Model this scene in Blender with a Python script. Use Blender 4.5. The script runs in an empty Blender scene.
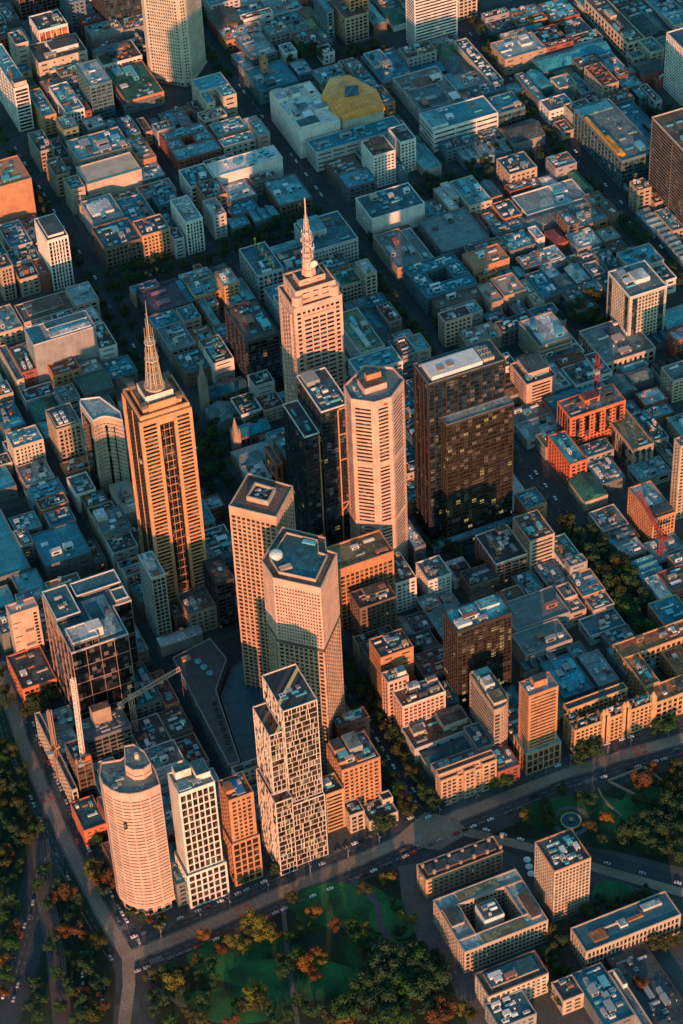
import bpy, math, random
from mathutils import Vector, Matrix
random.seed(7)
SKY = .15; SUN = 3.7; EXPO = .82
S = bpy.context.scene
COL = S.collection
# ------------------------------------------------------------------ camera geometry (metres; x along the boulevard, y into the city)
F = 2548.0; TH = math.radians(43.6); RO = math.radians(-2.8); YA = math.radians(22.16)
CH = 1331.93; CX = -454.15; CY = -986.07
def _basis():
    c, s = math.cos, math.sin
    fw = (0, c(TH), -s(TH)); up = (0, s(TH), c(TH)); rt = (1, 0, 0)
    r = tuple(a*c(RO)+b*s(RO) for a, b in zip(rt, up)); u = tuple(-a*s(RO)+b*c(RO) for a, b in zip(rt, up))
    rot = lambda v: (v[0]*c(YA)+v[1]*s(YA), -v[0]*s(YA)+v[1]*c(YA), v[2])
    return rot(r), rot(u), rot(fw)
RR, UU, FW = _basis()
def at(px, py, z=0.0):
    a = (px-341.5)/F; b = -(py-512)/F
    d = [RR[i]*a+UU[i]*b+FW[i] for i in range(3)]
    t = (z-CH)/d[2]
    return (CX+d[0]*t, CY+d[1]*t)
def proj(x, y, z):
    v = (x-CX, y-CY, z-CH); dd = lambda a: sum(p*q for p, q in zip(a, v))
    w = dd(FW)
    return 341.5+F*dd(RR)/w, 512-F*dd(UU)/w
def bis(f, lo, hi):
    a = f(lo)
    for _ in range(40):
        m = (lo+hi)/2
        if (f(m) > 0) == (a > 0): lo = m
        else: hi = m
    return (lo+hi)/2
# ------------------------------------------------------------------ materials
MATS = {}
def mat(name, col, rough=0.8, kind='wall', metal=0.0, amt=0.25, scale=0.12):
    if name in MATS: return MATS[name]
    m = bpy.data.materials.new(name); m.use_nodes = True
    nt = m.node_tree; N = nt.nodes; L = nt.links; b = N['Principled BSDF']
    b.inputs['Roughness'].default_value = rough; b.inputs['Metallic'].default_value = metal
    tc = N.new('ShaderNodeTexCoord'); oi = N.new('ShaderNodeObjectInfo')
    add = N.new('ShaderNodeVectorMath'); add.operation = 'ADD'
    sc = N.new('ShaderNodeVectorMath'); sc.operation = 'SCALE'; sc.inputs[3].default_value = 300
    cm = N.new('ShaderNodeCombineXYZ')
    if kind not in ('glass', 'lit', 'leaf'):
        L.new(oi.outputs['Random'], cm.inputs[0]); L.new(oi.outputs['Random'], cm.inputs[1])
    L.new(cm.outputs[0], sc.inputs[0]); L.new(tc.outputs['Object'], add.inputs[0]); L.new(sc.outputs[0], add.inputs[1])
    vec = add.outputs[0]
    def math_(op, a, bv):
        n = N.new('ShaderNodeMath'); n.operation = op
        for i, v in enumerate((a, bv)):
            if hasattr(v, 'links'): L.new(v, n.inputs[i])
            else: n.inputs[i].default_value = v
        return n.outputs[0]
    def noise(s, det=3, v=None):
        n = N.new('ShaderNodeTexNoise'); n.inputs['Scale'].default_value = s; n.inputs['Detail'].default_value = det
        L.new(v or vec, n.inputs['Vector']); return n.outputs['Fac']
    def mixc(fac, a, c, mode='MIX'):
        n = N.new('ShaderNodeMix'); n.data_type = 'RGBA'; n.blend_type = mode; n.clamp_factor = True
        if hasattr(fac, 'links'): L.new(fac, n.inputs[0])
        else: n.inputs[0].default_value = fac
        for i, v in ((6, a), (7, c)):
            if hasattr(v, 'links'): L.new(v, n.inputs[i])
            else: n.inputs[i].default_value = (*v, 1)
        return n.outputs[2]
    def ramp(fac, stops, interp='LINEAR'):
        n = N.new('ShaderNodeValToRGB'); n.color_ramp.interpolation = interp
        e = n.color_ramp.elements
        while len(e) < len(stops): e.new(0.5)
        for q, (p, c) in zip(e, stops):
            q.position = p; q.color = (*c, 1) if len(c) == 3 else c
        L.new(fac, n.inputs[0]); return n.outputs[0]
    dk = tuple(c*(1-amt*1.3) for c in col); lt = tuple(min(1, c*(1+amt)) for c in col)
    if kind == 'wall':
        f1 = noise(scale, 4); st = N.new('ShaderNodeMapping'); st.inputs['Scale'].default_value = (1, 1, .08)
        L.new(vec, st.inputs[0]); f2 = noise(0.9, 3, st.outputs[0])
        f = math_('MULTIPLY_ADD', f1, .6); f.node.inputs[2].default_value = 0
        f = math_('ADD', f, math_('MULTIPLY', f2, .4))
        out = ramp(f, [(.3, dk), (.5, col), (.7, lt)])
        L.new(out, b.inputs['Base Color'])
    elif kind == 'seam':
        w = N.new('ShaderNodeTexWave'); w.inputs['Scale'].default_value = .09; w.bands_direction = 'X'; L.new(vec, w.inputs['Vector'])
        w2 = N.new('ShaderNodeTexWave'); w2.inputs['Scale'].default_value = .05; w2.bands_direction = 'Y'; L.new(vec, w2.inputs['Vector'])
        a = ramp(noise(.15, 5), [(.35, dk), (.65, lt)])
        a = mixc(1.0, a, ramp(w.outputs['Fac'], [(0, (.6,)*3), (.05, (1,)*3)]), 'MULTIPLY'); a = mixc(1.0, a, ramp(w2.outputs['Fac'], [(0, (1.35,)*3), (.04, (1,)*3)]), 'MULTIPLY')
        L.new(a, b.inputs['Base Color'])
    elif kind == 'roof':
        vo = N.new('ShaderNodeTexVoronoi'); vo.feature = 'F1'; vo.distance = 'CHEBYCHEV'; vo.inputs['Scale'].default_value = .11
        L.new(vec, vo.inputs['Vector'])
        bw = N.new('ShaderNodeSeparateColor'); L.new(vo.outputs['Color'], bw.inputs[0])
        patch = mixc(bw.outputs[0], dk, lt)
        f = noise(.5, 5)
        c2 = mixc(ramp(f, [(.42, (0, 0, 0)), (.8, (.55, .55, .55))]), patch, tuple(c*.6 for c in col))
        w = N.new('ShaderNodeTexWave'); w.inputs['Scale'].default_value = .22; w.bands_direction = 'X'; w.inputs['Distortion'].default_value = .4
        L.new(vec, w.inputs['Vector'])
        lines = ramp(w.outputs['Fac'], [(.0, (.62, .62, .62)), (.12, (1, 1, 1))])
        v2 = N.new('ShaderNodeTexVoronoi'); v2.feature = 'F1'; v2.distance = 'CHEBYCHEV'; v2.inputs['Scale'].default_value = .5; L.new(vec, v2.inputs['Vector'])
        s2 = N.new('ShaderNodeSeparateColor'); L.new(v2.outputs['Color'], s2.inputs[0]); near = math_('LESS_THAN', v2.outputs['Distance'], .3)
        spk = mixc(near, (1, 1, 1), ramp(s2.outputs[1], [(0, (.45, .45, .45)), (.18, (1, 1, 1)), (.74, (1.0, 1.0, 1.0)), (.8, (2.1, 2.0, 1.9))], 'CONSTANT'))
        pt = noise(.07, 3)
        c2 = mixc(1.0, c2, ramp(pt, [(.35, (.8, .8, .85)), (.65, (1.2, 1.15, 1.05))]), 'MULTIPLY')
        out = mixc(1.0, mixc(1.0, c2, lines, 'MULTIPLY'), spk, 'MULTIPLY')
        L.new(out, b.inputs['Base Color'])
    elif kind in ('glass', 'lit'):
        sx = N.new('ShaderNodeSeparateXYZ'); L.new(vec, sx.inputs[0])
        h = math_('FLOOR', math_('MULTIPLY', math_('SUBTRACT', sx.outputs[0], sx.outputs[1]), .31), 0)
        v = math_('FLOOR', math_('MULTIPLY', sx.outputs[2], .278), 0)
        cb = N.new('ShaderNodeCombineXYZ'); L.new(h, cb.inputs[0]); L.new(v, cb.inputs[1])
        wn = N.new('ShaderNodeTexWhiteNoise'); wn.noise_dimensions = '3D'; L.new(oi.outputs['Random'], cb.inputs[2]); L.new(cb.outputs[0], wn.inputs['Vector'])
        out = ramp(wn.outputs['Value'], [(0, tuple(c*.5 for c in col)), (.55, col), (.85, tuple(c*1.8+.01 for c in col)), (1, (.15, .135, .12))])
        L.new(out, b.inputs['Base Color'])
        L.new(ramp(wn.outputs['Value'], [(0, (.05,)*3), (1, (.25,)*3)]), b.inputs['Roughness'])
        b.inputs['Specular IOR Level'].default_value = .7
        thr = .96 if kind == 'lit' else .988
        w2 = N.new('ShaderNodeTexWhiteNoise'); w2.noise_dimensions = '4D'; w2.inputs['W'].default_value = 5; L.new(cb.outputs[0], w2.inputs['Vector'])
        em = ramp(w2.outputs['Value'], [(0, (0, 0, 0)), (thr, (1, 1, 1))], 'CONSTANT')
        L.new(mixc(1.0, em, (1, .66, .22), 'MULTIPLY'), b.inputs['Emission Color'])
        b.inputs['Emission Strength'].default_value = .22 if kind == 'lit' else .12
    elif kind == 'leaf':
        n = noise(.35, 2); rnd = oi.outputs['Random']
        a = mixc(n, tuple(c*.5 for c in col), tuple(c*1.6 for c in col))
        L.new(a, b.inputs['Base Color']); b.inputs['Specular IOR Level'].default_value = .15
    elif kind == 'ground':
        f1 = noise(.03, 6); f2 = noise(.5, 4)
        a = ramp(f1, [(.35, dk), (.65, lt)])
        out = mixc(1.0, a, ramp(f2, [(.3, (.75,)*3), (.7, (1.2,)*3)]), 'MULTIPLY')
        L.new(out, b.inputs['Base Color'])
    MATS[name] = m
    return m
WALL = dict(cr=(.47, .41, .32), rb=(.50, .22, .18), lg2=(.14, .10, .09), ob2=(.50, .20, .115), fr=(.62, .52, .44), wh=(.66, .63, .57), tn=(.36, .27, .20), ob=(.44, .21, .11), br=(.17, .115, .085), rd=(.26, .085, .06),
            gy=(.27, .27, .26), dk=(.045, .045, .048), bw=(.035, .026, .020), t2=(.44, .29, .19), brd=(.13, .115, .10), nk=(.016, .019, .024), oc=(.47, .285, .15), pk=(.56, .365, .28), cp=(.50, .31, .21), bl=(.12, .19, .23), cb=(.42, .33, .25),
            gd=(.14, .15, .15), te=(.08, .16, .18), lg=(.42, .42, .40), go=(.62, .27, .03), gn=(.15, .19, .13), **{'or': (.55, .15, .07)})
ROOF = dict(T=(.085, .31, .36), t=(.02, .11, .145), G=(.12, .18, .19), D=(.045, .07, .078), W=(.46, .52, .52), B=(.12, .085, .065), M=(.13, .035, .04),
            N=(.02, .13, .10), P=(.22, .33, .355), U=(.03, .30, .40), C=(.01, .19, .26), R=(.16, .045, .04), O=(.34, .15, .06), V=(.15, .17, .10), V2=(.07, .05, .075), pink=(.40, .20, .26), gold=(.62, .33, .05), pool=(.03, .20, .50))
def wm(k): return mat('wall_'+k, WALL[k], .85, 'wall')
def rm(k):
    if len(k) > 1 and k[1] == 'S': return mat('roof_smooth_'+k[0], ROOF[k[0]], .6, 'seam', amt=.16)
    return mat('roof_'+k, ROOF[k], .65, 'roof', amt=.34)
GL = dict(d=(.012, .016, .02), b=(.02, .045, .06), w=(.035, .022, .014), k=(.006, .008, .011), brick=(.33, .12, .06), n=(.008, .020, .030))
def gm(k='d'):
    if k == 'l': return mat('glass_lit', (.02, .017, .012), .2, 'lit')
    return mat('glass_'+k, GL[k], .2, 'glass')
# ------------------------------------------------------------------ mesh helper
class MB:
    def __init__(s): s.v = []; s.f = []; s.mi = []
    def quad(s, *p, m=0):
        n = len(s.v); s.v += [tuple(q) for q in p]; s.f.append(tuple(range(n, n+len(p)))); s.mi.append(m)
    def box(s, x0, y0, z0, x1, y1, z1, m=0):
        n = len(s.v)
        s.v += [(x0, y0, z0), (x1, y0, z0), (x1, y1, z0), (x0, y1, z0), (x0, y0, z1), (x1, y0, z1), (x1, y1, z1), (x0, y1, z1)]
        for f in ((3, 2, 1, 0), (4, 5, 6, 7), (0, 1, 5, 4), (1, 2, 6, 5), (2, 3, 7, 6), (3, 0, 4, 7)):
            s.f.append(tuple(n+i for i in f)); s.mi.append(m)
    def obox(s, a, d, n_, w, t0, t1, z0, z1, m=0):     # box along direction d from point a, outward normal n_
        p = []
        for z in (z0, z1):
            for (u, t) in ((0, t1), (w, t1), (w, t0), (0, t0)):
                p.append((a[0]+d[0]*u+n_[0]*t, a[1]+d[1]*u+n_[1]*t, z))
        n = len(s.v); s.v += p
        for f in ((3, 2, 1, 0), (4, 5, 6, 7), (0, 1, 5, 4), (1, 2, 6, 5), (2, 3, 7, 6), (3, 0, 4, 7)):
            s.f.append(tuple(n+i for i in f)); s.mi.append(m)
    def prism(s, poly, z0, z1, m=0, mt=None, bottom=True):
        n = len(s.v); k = len(poly)
        s.v += [(x, y, z0) for x, y in poly]+[(x, y, z1) for x, y in poly]
        for i in range(k):
            j = (i+1) % k; s.f.append((n+i, n+j, n+k+j, n+k+i)); s.mi.append(m)
        s.f.append(tuple(n+k+i for i in range(k))); s.mi.append(m if mt is None else mt)
        if bottom: s.f.append(tuple(n+k-1-i for i in range(k))); s.mi.append(m)
    def ring(s, po, pi, z0, z1, m=0):
        n = len(s.v); k = len(po)
        for P, z in ((po, z0), (po, z1), (pi, z1), (pi, z0)): s.v += [(x, y, z) for x, y in P]
        for i in range(k):
            j = (i+1) % k
            for a, b in ((0, 1), (1, 2), (2, 3), (3, 0)):
                s.f.append((n+a*k+i, n+a*k+j, n+b*k+j, n+b*k+i)); s.mi.append(m)
    def tube(s, p, q, r0, r1, n=6, m=0):
        p = Vector(p); q = Vector(q); d = (q-p).normalized()
        a = d.orthogonal().normalized(); b = d.cross(a); k = len(s.v)
        for c, r in ((p, r0), (q, r1)):
            for i in range(n):
                t = 2*math.pi*i/n; s.v.append(tuple(c+a*math.cos(t)*r+b*math.sin(t)*r))
        for i in range(n):
            j = (i+1) % n; s.f.append((k+i, k+j, k+n+j, k+n+i)); s.mi.append(m)
        s.f.append(tuple(k+n+i for i in range(n))); s.mi.append(m); s.f.append(tuple(k+n-1-i for i in range(n))); s.mi.append(m)
    def build(s, name, mats, parent=None, loc=(0, 0, 0)):
        me = bpy.data.meshes.new(name); me.from_pydata(s.v, [], s.f)
        for m in (mats if isinstance(mats, (list, tuple)) else [mats]): me.materials.append(m)
        if any(s.mi): me.polygons.foreach_set('material_index', s.mi)
        me.update()
        o = bpy.data.objects.new(name, me); COL.objects.link(o); o.location = loc
        if parent: o.parent = parent
        return o
LABELS = {}
def tag(o, label, cat, group=None):
    if label in LABELS: print('DUPLICATE LABEL', label)
    LABELS[label] = 1
    o['label'] = label; o['category'] = cat
    if group: o['group'] = group
    return o
def empty(name, loc, label, cat, group=None):
    o = bpy.data.objects.new(name, None); COL.objects.link(o); o.location = loc; o.empty_display_size = 1
    return tag(o, label, cat, group)
def struct(mb, name, m, kind='structure'):
    o = mb.build(name, m); o['kind'] = kind; return o
def inst(me, name, parent, loc, rz=0, sc=(1, 1, 1)):
    o = bpy.data.objects.new(name, me); COL.objects.link(o); o.parent = parent; o.location = loc; o.rotation_euler = (0, 0, rz); o.scale = sc
    return o
def area(p): return .5*sum(p[i][0]*p[(i+1) % len(p)][1]-p[(i+1) % len(p)][0]*p[i][1] for i in range(len(p)))
def inset(p, d):
    n = len(p); out = []
    for i in range(n):
        a, b, c = p[i-1], p[i], p[(i+1) % n]
        e1 = Vector((b[0]-a[0], b[1]-a[1])).normalized(); e2 = Vector((c[0]-b[0], c[1]-b[1])).normalized()
        n1 = Vector((-e1.y, e1.x)); n2 = Vector((-e2.y, e2.x)); m = n1+n2
        if m.length < 1e-6: m = n1
        m.normalize(); k = d/max(.35, m.dot(n1)); out.append((b[0]+m.x*k, b[1]+m.y*k))
    return out
# style: floor height, spandrel height, bay, pier width, corner pier, pier proud
ST = dict(g=(3.7, 1.35, 3.8, 1.3, 1.6), w=(3.9, 2.0, 4.4, 2.2, 2.2), h=(3.6, 1.7, 14, .7, 1.2), v=(3.7, .9, 3.1, 1.15, 1.6), c=(4.0, .35, 4.5, .3, .4),
          b=(5.2, 3.9, 9, 7.6, 3), s=None, n=(3.7, 1.6, 60, .5, 3.2), x=None, f=(3.4, .55, 1.7, .5, 1.4), q=(4.0, 1.2, 5.2, 1.0, 1.4), m=(7.6, .5, 9.5, .5, .6),
          i=(3.8, .55, 4.4, .5, 1.0))
def facade(root, poly, z0, z1, style, wmat, gmat, hero=False, crown=2.2, base=0, rnd=None, only=None):
    if style in ('s', 'x'):
        mb = MB(); mb.prism(poly, z0, z1); return mb.build('wall', wmat, root)
    fh, sp, bay, pw, cp = ST[style] if isinstance(style, str) else style
    ins = inset(poly, .45)
    if not hero:
        g = MB(); g.prism(ins, z0, z1-.5); g.build('glazing', gmat, root)
    H = z1-z0; nf = max(1, round((H-crown-base)/fh)); fh = (H-crown-base)/nf; sp = min(sp, fh*.75)
    mb = MB(); inn = inset(poly, .47)
    if hero: mb.prism(inset(poly, .8), z0, z1-.5)
    mb.ring(poly, inn, z1-crown, z1)
    if base > 0: mb.ring(poly, inn, z0, z0+base)
    cells = []
    for k in range(nf):
        zz = z0+base+k*fh
        mb.ring(poly, inn, zz, zz+sp)
    n = len(poly)
    for i in range(n):
        a = Vector(poly[i]); b = Vector(poly[(i+1) % n]); Lh = (b-a).length
        if Lh < 1.5: continue
        d = (b-a)/Lh; nn = Vector((d.y, -d.x))
        c = min(cp, Lh*.3); nb = max(1, round((Lh-2*c)/bay)); bw = (Lh-2*c)/nb
        mb.obox(a+d*.06, d, nn, c-.06, -.45, .07, z0, z1-.02)
        mb.obox(b-d*c, d, nn, c-.06, -.45, .07, z0, z1-.02)
        if rnd:      # irregular mullions, different on every pair of floors
            for k in range(nf):
                zz = z0+base+k*fh; u = c
                while u < Lh-c:
                    u += rnd.choice((2.0, 3.0, 4.2, 5.6))
                    if u < Lh-c-.8: mb.obox(a+d*u, d, nn, pw, -.45, .05, zz+.02, zz+fh*(2 if rnd.random() < .3 and k < nf-1 else 1)-.02)
            continue
        p2 = min(pw, bw*.8)
        for k in range(1, nb):
            mb.obox(a+d*(c+k*bw-p2/2), d, nn, p2, -.45, .05, z0+.01, z1-.03)
        if hero:
            vis = nn.y < -.3 or nn.x < -.5
            for f_ in range(nf):
                for k in range(nb):
                    l_ = c+k*bw+(p2/2 if k else 0); r_ = c+(k+1)*bw-(p2/2 if k < nb-1 else 0)
                    cells.append((vis, a+d*(l_+r_)/2-nn*.45, math.atan2(d.y, d.x), r_-l_, z0+base+f_*fh+sp, fh-sp, d, nn))
    w = mb.build('wall', wmat, root)
    if hero:
        vis = [c for c in cells if c[0]]; vis.sort(key=lambda c: -c[4]); rest = [c for c in cells if not c[0]]+vis[100-HERO_USED.get(root.name, 0):]
        vis = vis[:100-HERO_USED.get(root.name, 0)]
        HERO_USED[root.name] = HERO_USED.get(root.name, 0)+len(vis)
        cache = {}
        for c in vis:
            key = (round(c[3], 2), round(c[5], 2))
            if key not in cache:
                m_ = MB(); m_.box(-c[3]/2-.1, -.04, -.1, c[3]/2+.1, .36, c[5]+.1); o = m_.build('window', gmat, root); cache[key] = o.data
                o.location = (c[1].x, c[1].y, c[4]); o.rotation_euler = (0, 0, c[2])
            else: inst(cache[key], 'window', root, (c[1].x, c[1].y, c[4]), c[2])
        if rest:
            m_ = MB()
            for c in rest: m_.obox(c[1]-c[6]*(c[3]/2+.1), c[6], c[7], c[3]+.2, -.36, .04, c[4]-.1, c[4]+c[5]+.1)
            o = m_.build('windows', gmat, root); o['kind'] = 'stuff'
    return w
HERO_USED = {}
# rooftop equipment meshes (shared)
EQ = {}
def eq_init():
    def mk(name, fn, mats):
        for k, m in mats.items():
            mb = MB(); fn(mb); o = mb.build('tmp', m if isinstance(m, list) else [m, mat('fan_dark', (.03, .03, .035), .6)]); EQ[(name, k)] = o.data; bpy.data.objects.remove(o)
    cols = {'w': mat('equip_white', (.62, .64, .62), .6), 'g': mat('equip_grey', (.28, .31, .32), .6), 't': mat('equip_teal', (.10, .40, .46), .6), 'd': mat('equip_dark', (.06, .07, .08), .6),
            'r': mat('equip_rust', (.30, .14, .09), .7), 'c': mat('equip_cream', (.45, .38, .30), .7)}
    def ac(m):
        m.box(-.5, -.5, .08, .5, .5, 1); m.box(-.4, -.4, 0, .4, .4, .08)
        for x in (-.25, .25): m.tube((x, 0, 1), (x, 0, 1.12), .2, .17, 8, 1)
    def room(m):
        m.box(-.5, -.5, 0, .5, .5, .92); m.box(-.53, -.53, .92, .53, .53, 1); m.box(-.3, -.515, .2, .3, -.5, .75, 1); m.box(.5, -.2, 0, .515, .15, .6, 1)
    def vent(m): m.tube((0, 0, 0), (0, 0, .7), .3, .3, 8); m.tube((0, 0, .7), (0, 0, .85), .5, .45, 8); m.tube((0, 0, .85), (0, 0, 1), .45, .1, 8)
    def sky(m):
        m.quad((-.5, -.5, .25), (.5, -.5, .25), (.5, 0, 1), (-.5, 0, 1), m=0); m.quad((.5, .5, .25), (-.5, .5, .25), (-.5, 0, 1), (.5, 0, 1), m=0)
        m.quad((-.5, .5, .25), (-.5, -.5, .25), (-.5, 0, 1)); m.quad((.5, -.5, .25), (.5, .5, .25), (.5, 0, 1))
        m.box(-.52, -.52, 0, .52, .52, .25, 1)
    def duct(m): m.box(-.5, -.5, .2, .5, .0, 1); m.box(.3, 0, .2, .5, .5, 1); m.box(-.4, -.4, 0, -.3, -.1, .2); m.box(.35, .2, 0, .45, .45, .2)
    for n, f in (('air_conditioner', ac), ('plant_room', room), ('vent', vent), ('skylight', sky), ('duct', duct)): mk(n, f, cols)
def clutter(root, x0, y0, x1, y1, z, n, rs, tall=1.0, pal='wwgttdgrc'):
    W = x1-x0; D = y1-y0
    if W < 5 or D < 5: return
    used = []
    for i in range(n*4):
        if len(used) >= n: break
        k = rs.choice(('air_conditioner', 'air_conditioner', 'plant_room', 'plant_room', 'vent', 'skylight', 'duct'))
        if k == 'plant_room': w, d, h = rs.uniform(.1, .26)*min(W, 40), rs.uniform(.1, .24)*min(D, 50), rs.uniform(2, 4.2)*tall
        elif k == 'air_conditioner': w, d, h = rs.uniform(2, 4.5), rs.uniform(1.8, 3.6), rs.uniform(1.2, 2.2)
        elif k == 'vent': w = d = rs.uniform(.9, 1.8); h = rs.uniform(1, 2)
        elif k == 'skylight': w, d, h = rs.uniform(3, 9), rs.uniform(2, 4), rs.uniform(.8, 1.5)
        else: w, d, h = rs.uniform(5, 12), rs.uniform(1.5, 3), rs.uniform(1, 1.6)
        w = max(1, min(w, W*.5)); d = max(1, min(d, D*.5))
        x = rs.uniform(x0+w/2+.8, x1-w/2-.8) if W > w+1.7 else None; y = rs.uniform(y0+d/2+.8, y1-d/2-.8) if D > d+1.7 else None
        if x is None or y is None: continue
        if any(abs(x-a) < (w+c)/2+.2 and abs(y-b) < (d+e)/2+.2 for a, b, c, e in used): continue
        used.append((x, y, w, d))
        inst(EQ[(k, rs.choice(pal))].copy() if 0 else EQ[(k, rs.choice(pal))], k, root, (x, y, z), 0, (w, d, h))
def roof_flat(root, poly, z, rk, wmat, par=1.0, rs=random, n=None, pal='wwgttdgrc', coping=None, tall=1.0):
    mb = MB(); mb.prism(inset(poly, .5), z-.45, z-.05); mb.build('roof', rm(rk), root)
    if par:
        mb = MB(); mb.ring(inset(poly, -.12), inset(poly, .55), z-.03, z+par); mb.build('parapet', coping or wmat, root)
    xs = [p[0] for p in poly]; ys = [p[1] for p in poly]
    w = max(xs)-min(xs); d = max(ys)-min(ys)
    if n is None: n = int(min(14, 2+w*d/60))
    else: n = int(n*2.1)
    if len(poly) == 4: clutter(root, min(xs)+1, min(ys)+1, max(xs)-1, max(ys)-1, z-.05, n, rs, tall, pal)
    else: clutter(root, min(xs)+w*.25, min(ys)+d*.25, max(xs)-w*.25, max(ys)-d*.25, z-.05, n, rs, tall, pal)
def roof_pitch(root, x0, y0, x1, y1, z, rk, kind, rs):
    mb = MB(); W = x1-x0; D = y1-y0; e = .4
    X0, Y0, X1, Y1 = x0-e, y0-e, x1+e, y1+e
    if kind == 'z':
        n = max(2, round(max(W, D)/7)); 
        for i in range(n):
            if W > D:
                a, b = x0+W*i/n, x0+W*(i+1)/n; h = min(2.6, (b-a)*.4)
                mb.quad((a, Y0, z), (a, Y0, z+h), (a, Y1, z+h), (a, Y1, z)); mb.quad((a, Y0, z+h), (b, Y0, z), (b, Y1, z), (a, Y1, z+h))
                mb.quad((a, Y0, z), (b, Y0, z), (a, Y0, z+h)); mb.quad((a, Y1, z), (a, Y1, z+h), (b, Y1, z))
            else:
                a, b = y0+D*i/n, y0+D*(i+1)/n; h = min(2.6, (b-a)*.4)
                mb.quad((X0, b, z), (X0, b, z+h), (X1, b, z+h), (X1, b, z)); mb.quad((X0, b, z+h), (X0, a, z), (X1, a, z), (X1, b, z+h))
                mb.quad((X0, a, z), (X0, b, z+h), (X0, b, z)); mb.quad((X1, a, z), (X1, b, z), (X1, b, z+h))
    elif kind == 'p':
        h = min(W, D)*.32
        if W > D: r0, r1 = (X0+D*.45, (Y0+Y1)/2), (X1-D*.45, (Y0+Y1)/2)
        else: r0, r1 = ((X0+X1)/2, Y0+W*.45), ((X0+X1)/2, Y1-W*.45)
        A, B, C, E = (X0, Y0, z), (X1, Y0, z), (X1, Y1, z), (X0, Y1, z); P = (*r0, z+h); Q = (*r1, z+h)
        if W > D:
            mb.quad(A, B, Q, P); mb.quad(B, C, Q); mb.quad(C, E, P, Q); mb.quad(E, A, P)
        else:
            mb.quad(A, B, P); mb.quad(B, C, Q, P); mb.quad(C, E, Q); mb.quad(E, A, P, Q)
    else:
        h = min(W, D)*.22
        if W > D:
            ym = (Y0+Y1)/2
            mb.quad((X0, Y0, z), (X1, Y0, z), (X1, ym, z+h), (X0, ym, z+h)); mb.quad((X1, Y1, z), (X0, Y1, z), (X0, ym, z+h), (X1, ym, z+h))
            mb.quad((X0, Y1, z), (X0, Y0, z), (X0, ym, z+h)); mb.quad((X1, Y0, z), (X1, Y1, z), (X1, ym, z+h))
        else:
            xm = (X0+X1)/2
            mb.quad((X0, Y0, z), (xm, Y0, z+h), (xm, Y1, z+h), (X0, Y1, z)); mb.quad((xm, Y0, z+h), (X1, Y0, z), (X1, Y1, z), (xm, Y1, z+h))
            mb.quad((X0, Y0, z), (X1, Y0, z), (xm, Y0, z+h)); mb.quad((X1, Y1, z), (X0, Y1, z), (xm, Y1, z+h))
    mb.quad((X0, Y1, z-.01), (X1, Y1, z-.01), (X1, Y0, z-.01), (X0, Y0, z-.01))
    mb.build('roof', rm(rk), root)
FOOT = []     # footprints already built on (x0,y0,x1,y1)
def rect(x0, y0, x1, y1): return [(x0, y0), (x1, y0), (x1, y1), (x0, y1)]
def nm(h): return 'tower_block' if h > 60 else 'office_block' if h > 24 else 'low_building'
def trim(x0, y0, x1, y1):
    for a, b, c, d in FOOT:
        ox = min(x1, c)-max(x0, a); oy = min(y1, d)-max(y0, b)
        if ox > 0 and oy > 0:
            if ox < oy:
                if x0+x1 < a+c: nx = (x0, y0, a-.3, y1)
                else: nx = (c+.3, y0, x1, y1)
            else:
                if y0+y1 < b+d: nx = (x0, y0, x1, b-.3)
                else: nx = (x0, d+.3, x1, y1)
            if (nx[2]-nx[0]) < .45*(x1-x0) or (nx[3]-nx[1]) < .45*(y1-y0): print('OVERLAP', [round(v) for v in (x0, y0, x1, y1)], [round(v) for v in (a, b, c, d)]); continue
            x0, y0, x1, y1 = nx
    return x0, y0, x1, y1
T_ = [0, 0, 4.879]
ROWS = []
def T(x, y, k=4.879): T_[:] = [x, y, k]
def px(u, v): return T_[0]+u/T_[2], T_[1]+v/T_[2]
def span(u, v, vl, ur, h):
    nx, ny = px(u, v); yl = px(0, vl)[1]; xr = px(ur, 0)[0]
    x, y = at(nx, ny, h)
    D = bis(lambda t: proj(x, y+t, h)[1]-yl, 0.5, 500); W = bis(lambda t: proj(x+t, y, h)[0]-xr, 0.5, 500)
    return x, y, x+W, y+D
def K(u, v, vl, ur, h, style, wall, roof, label, **o):
    x0, y0, x1, y1 = span(u, v, vl, ur, h)
    if not o.get('keep'): x0, y0, x1, y1 = trim(x0, y0, x1, y1)
    FOOT.append((x0, y0, x1, y1)); build(x0, y0, x1, y1, h, style, wall, roof, label, **o)
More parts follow.
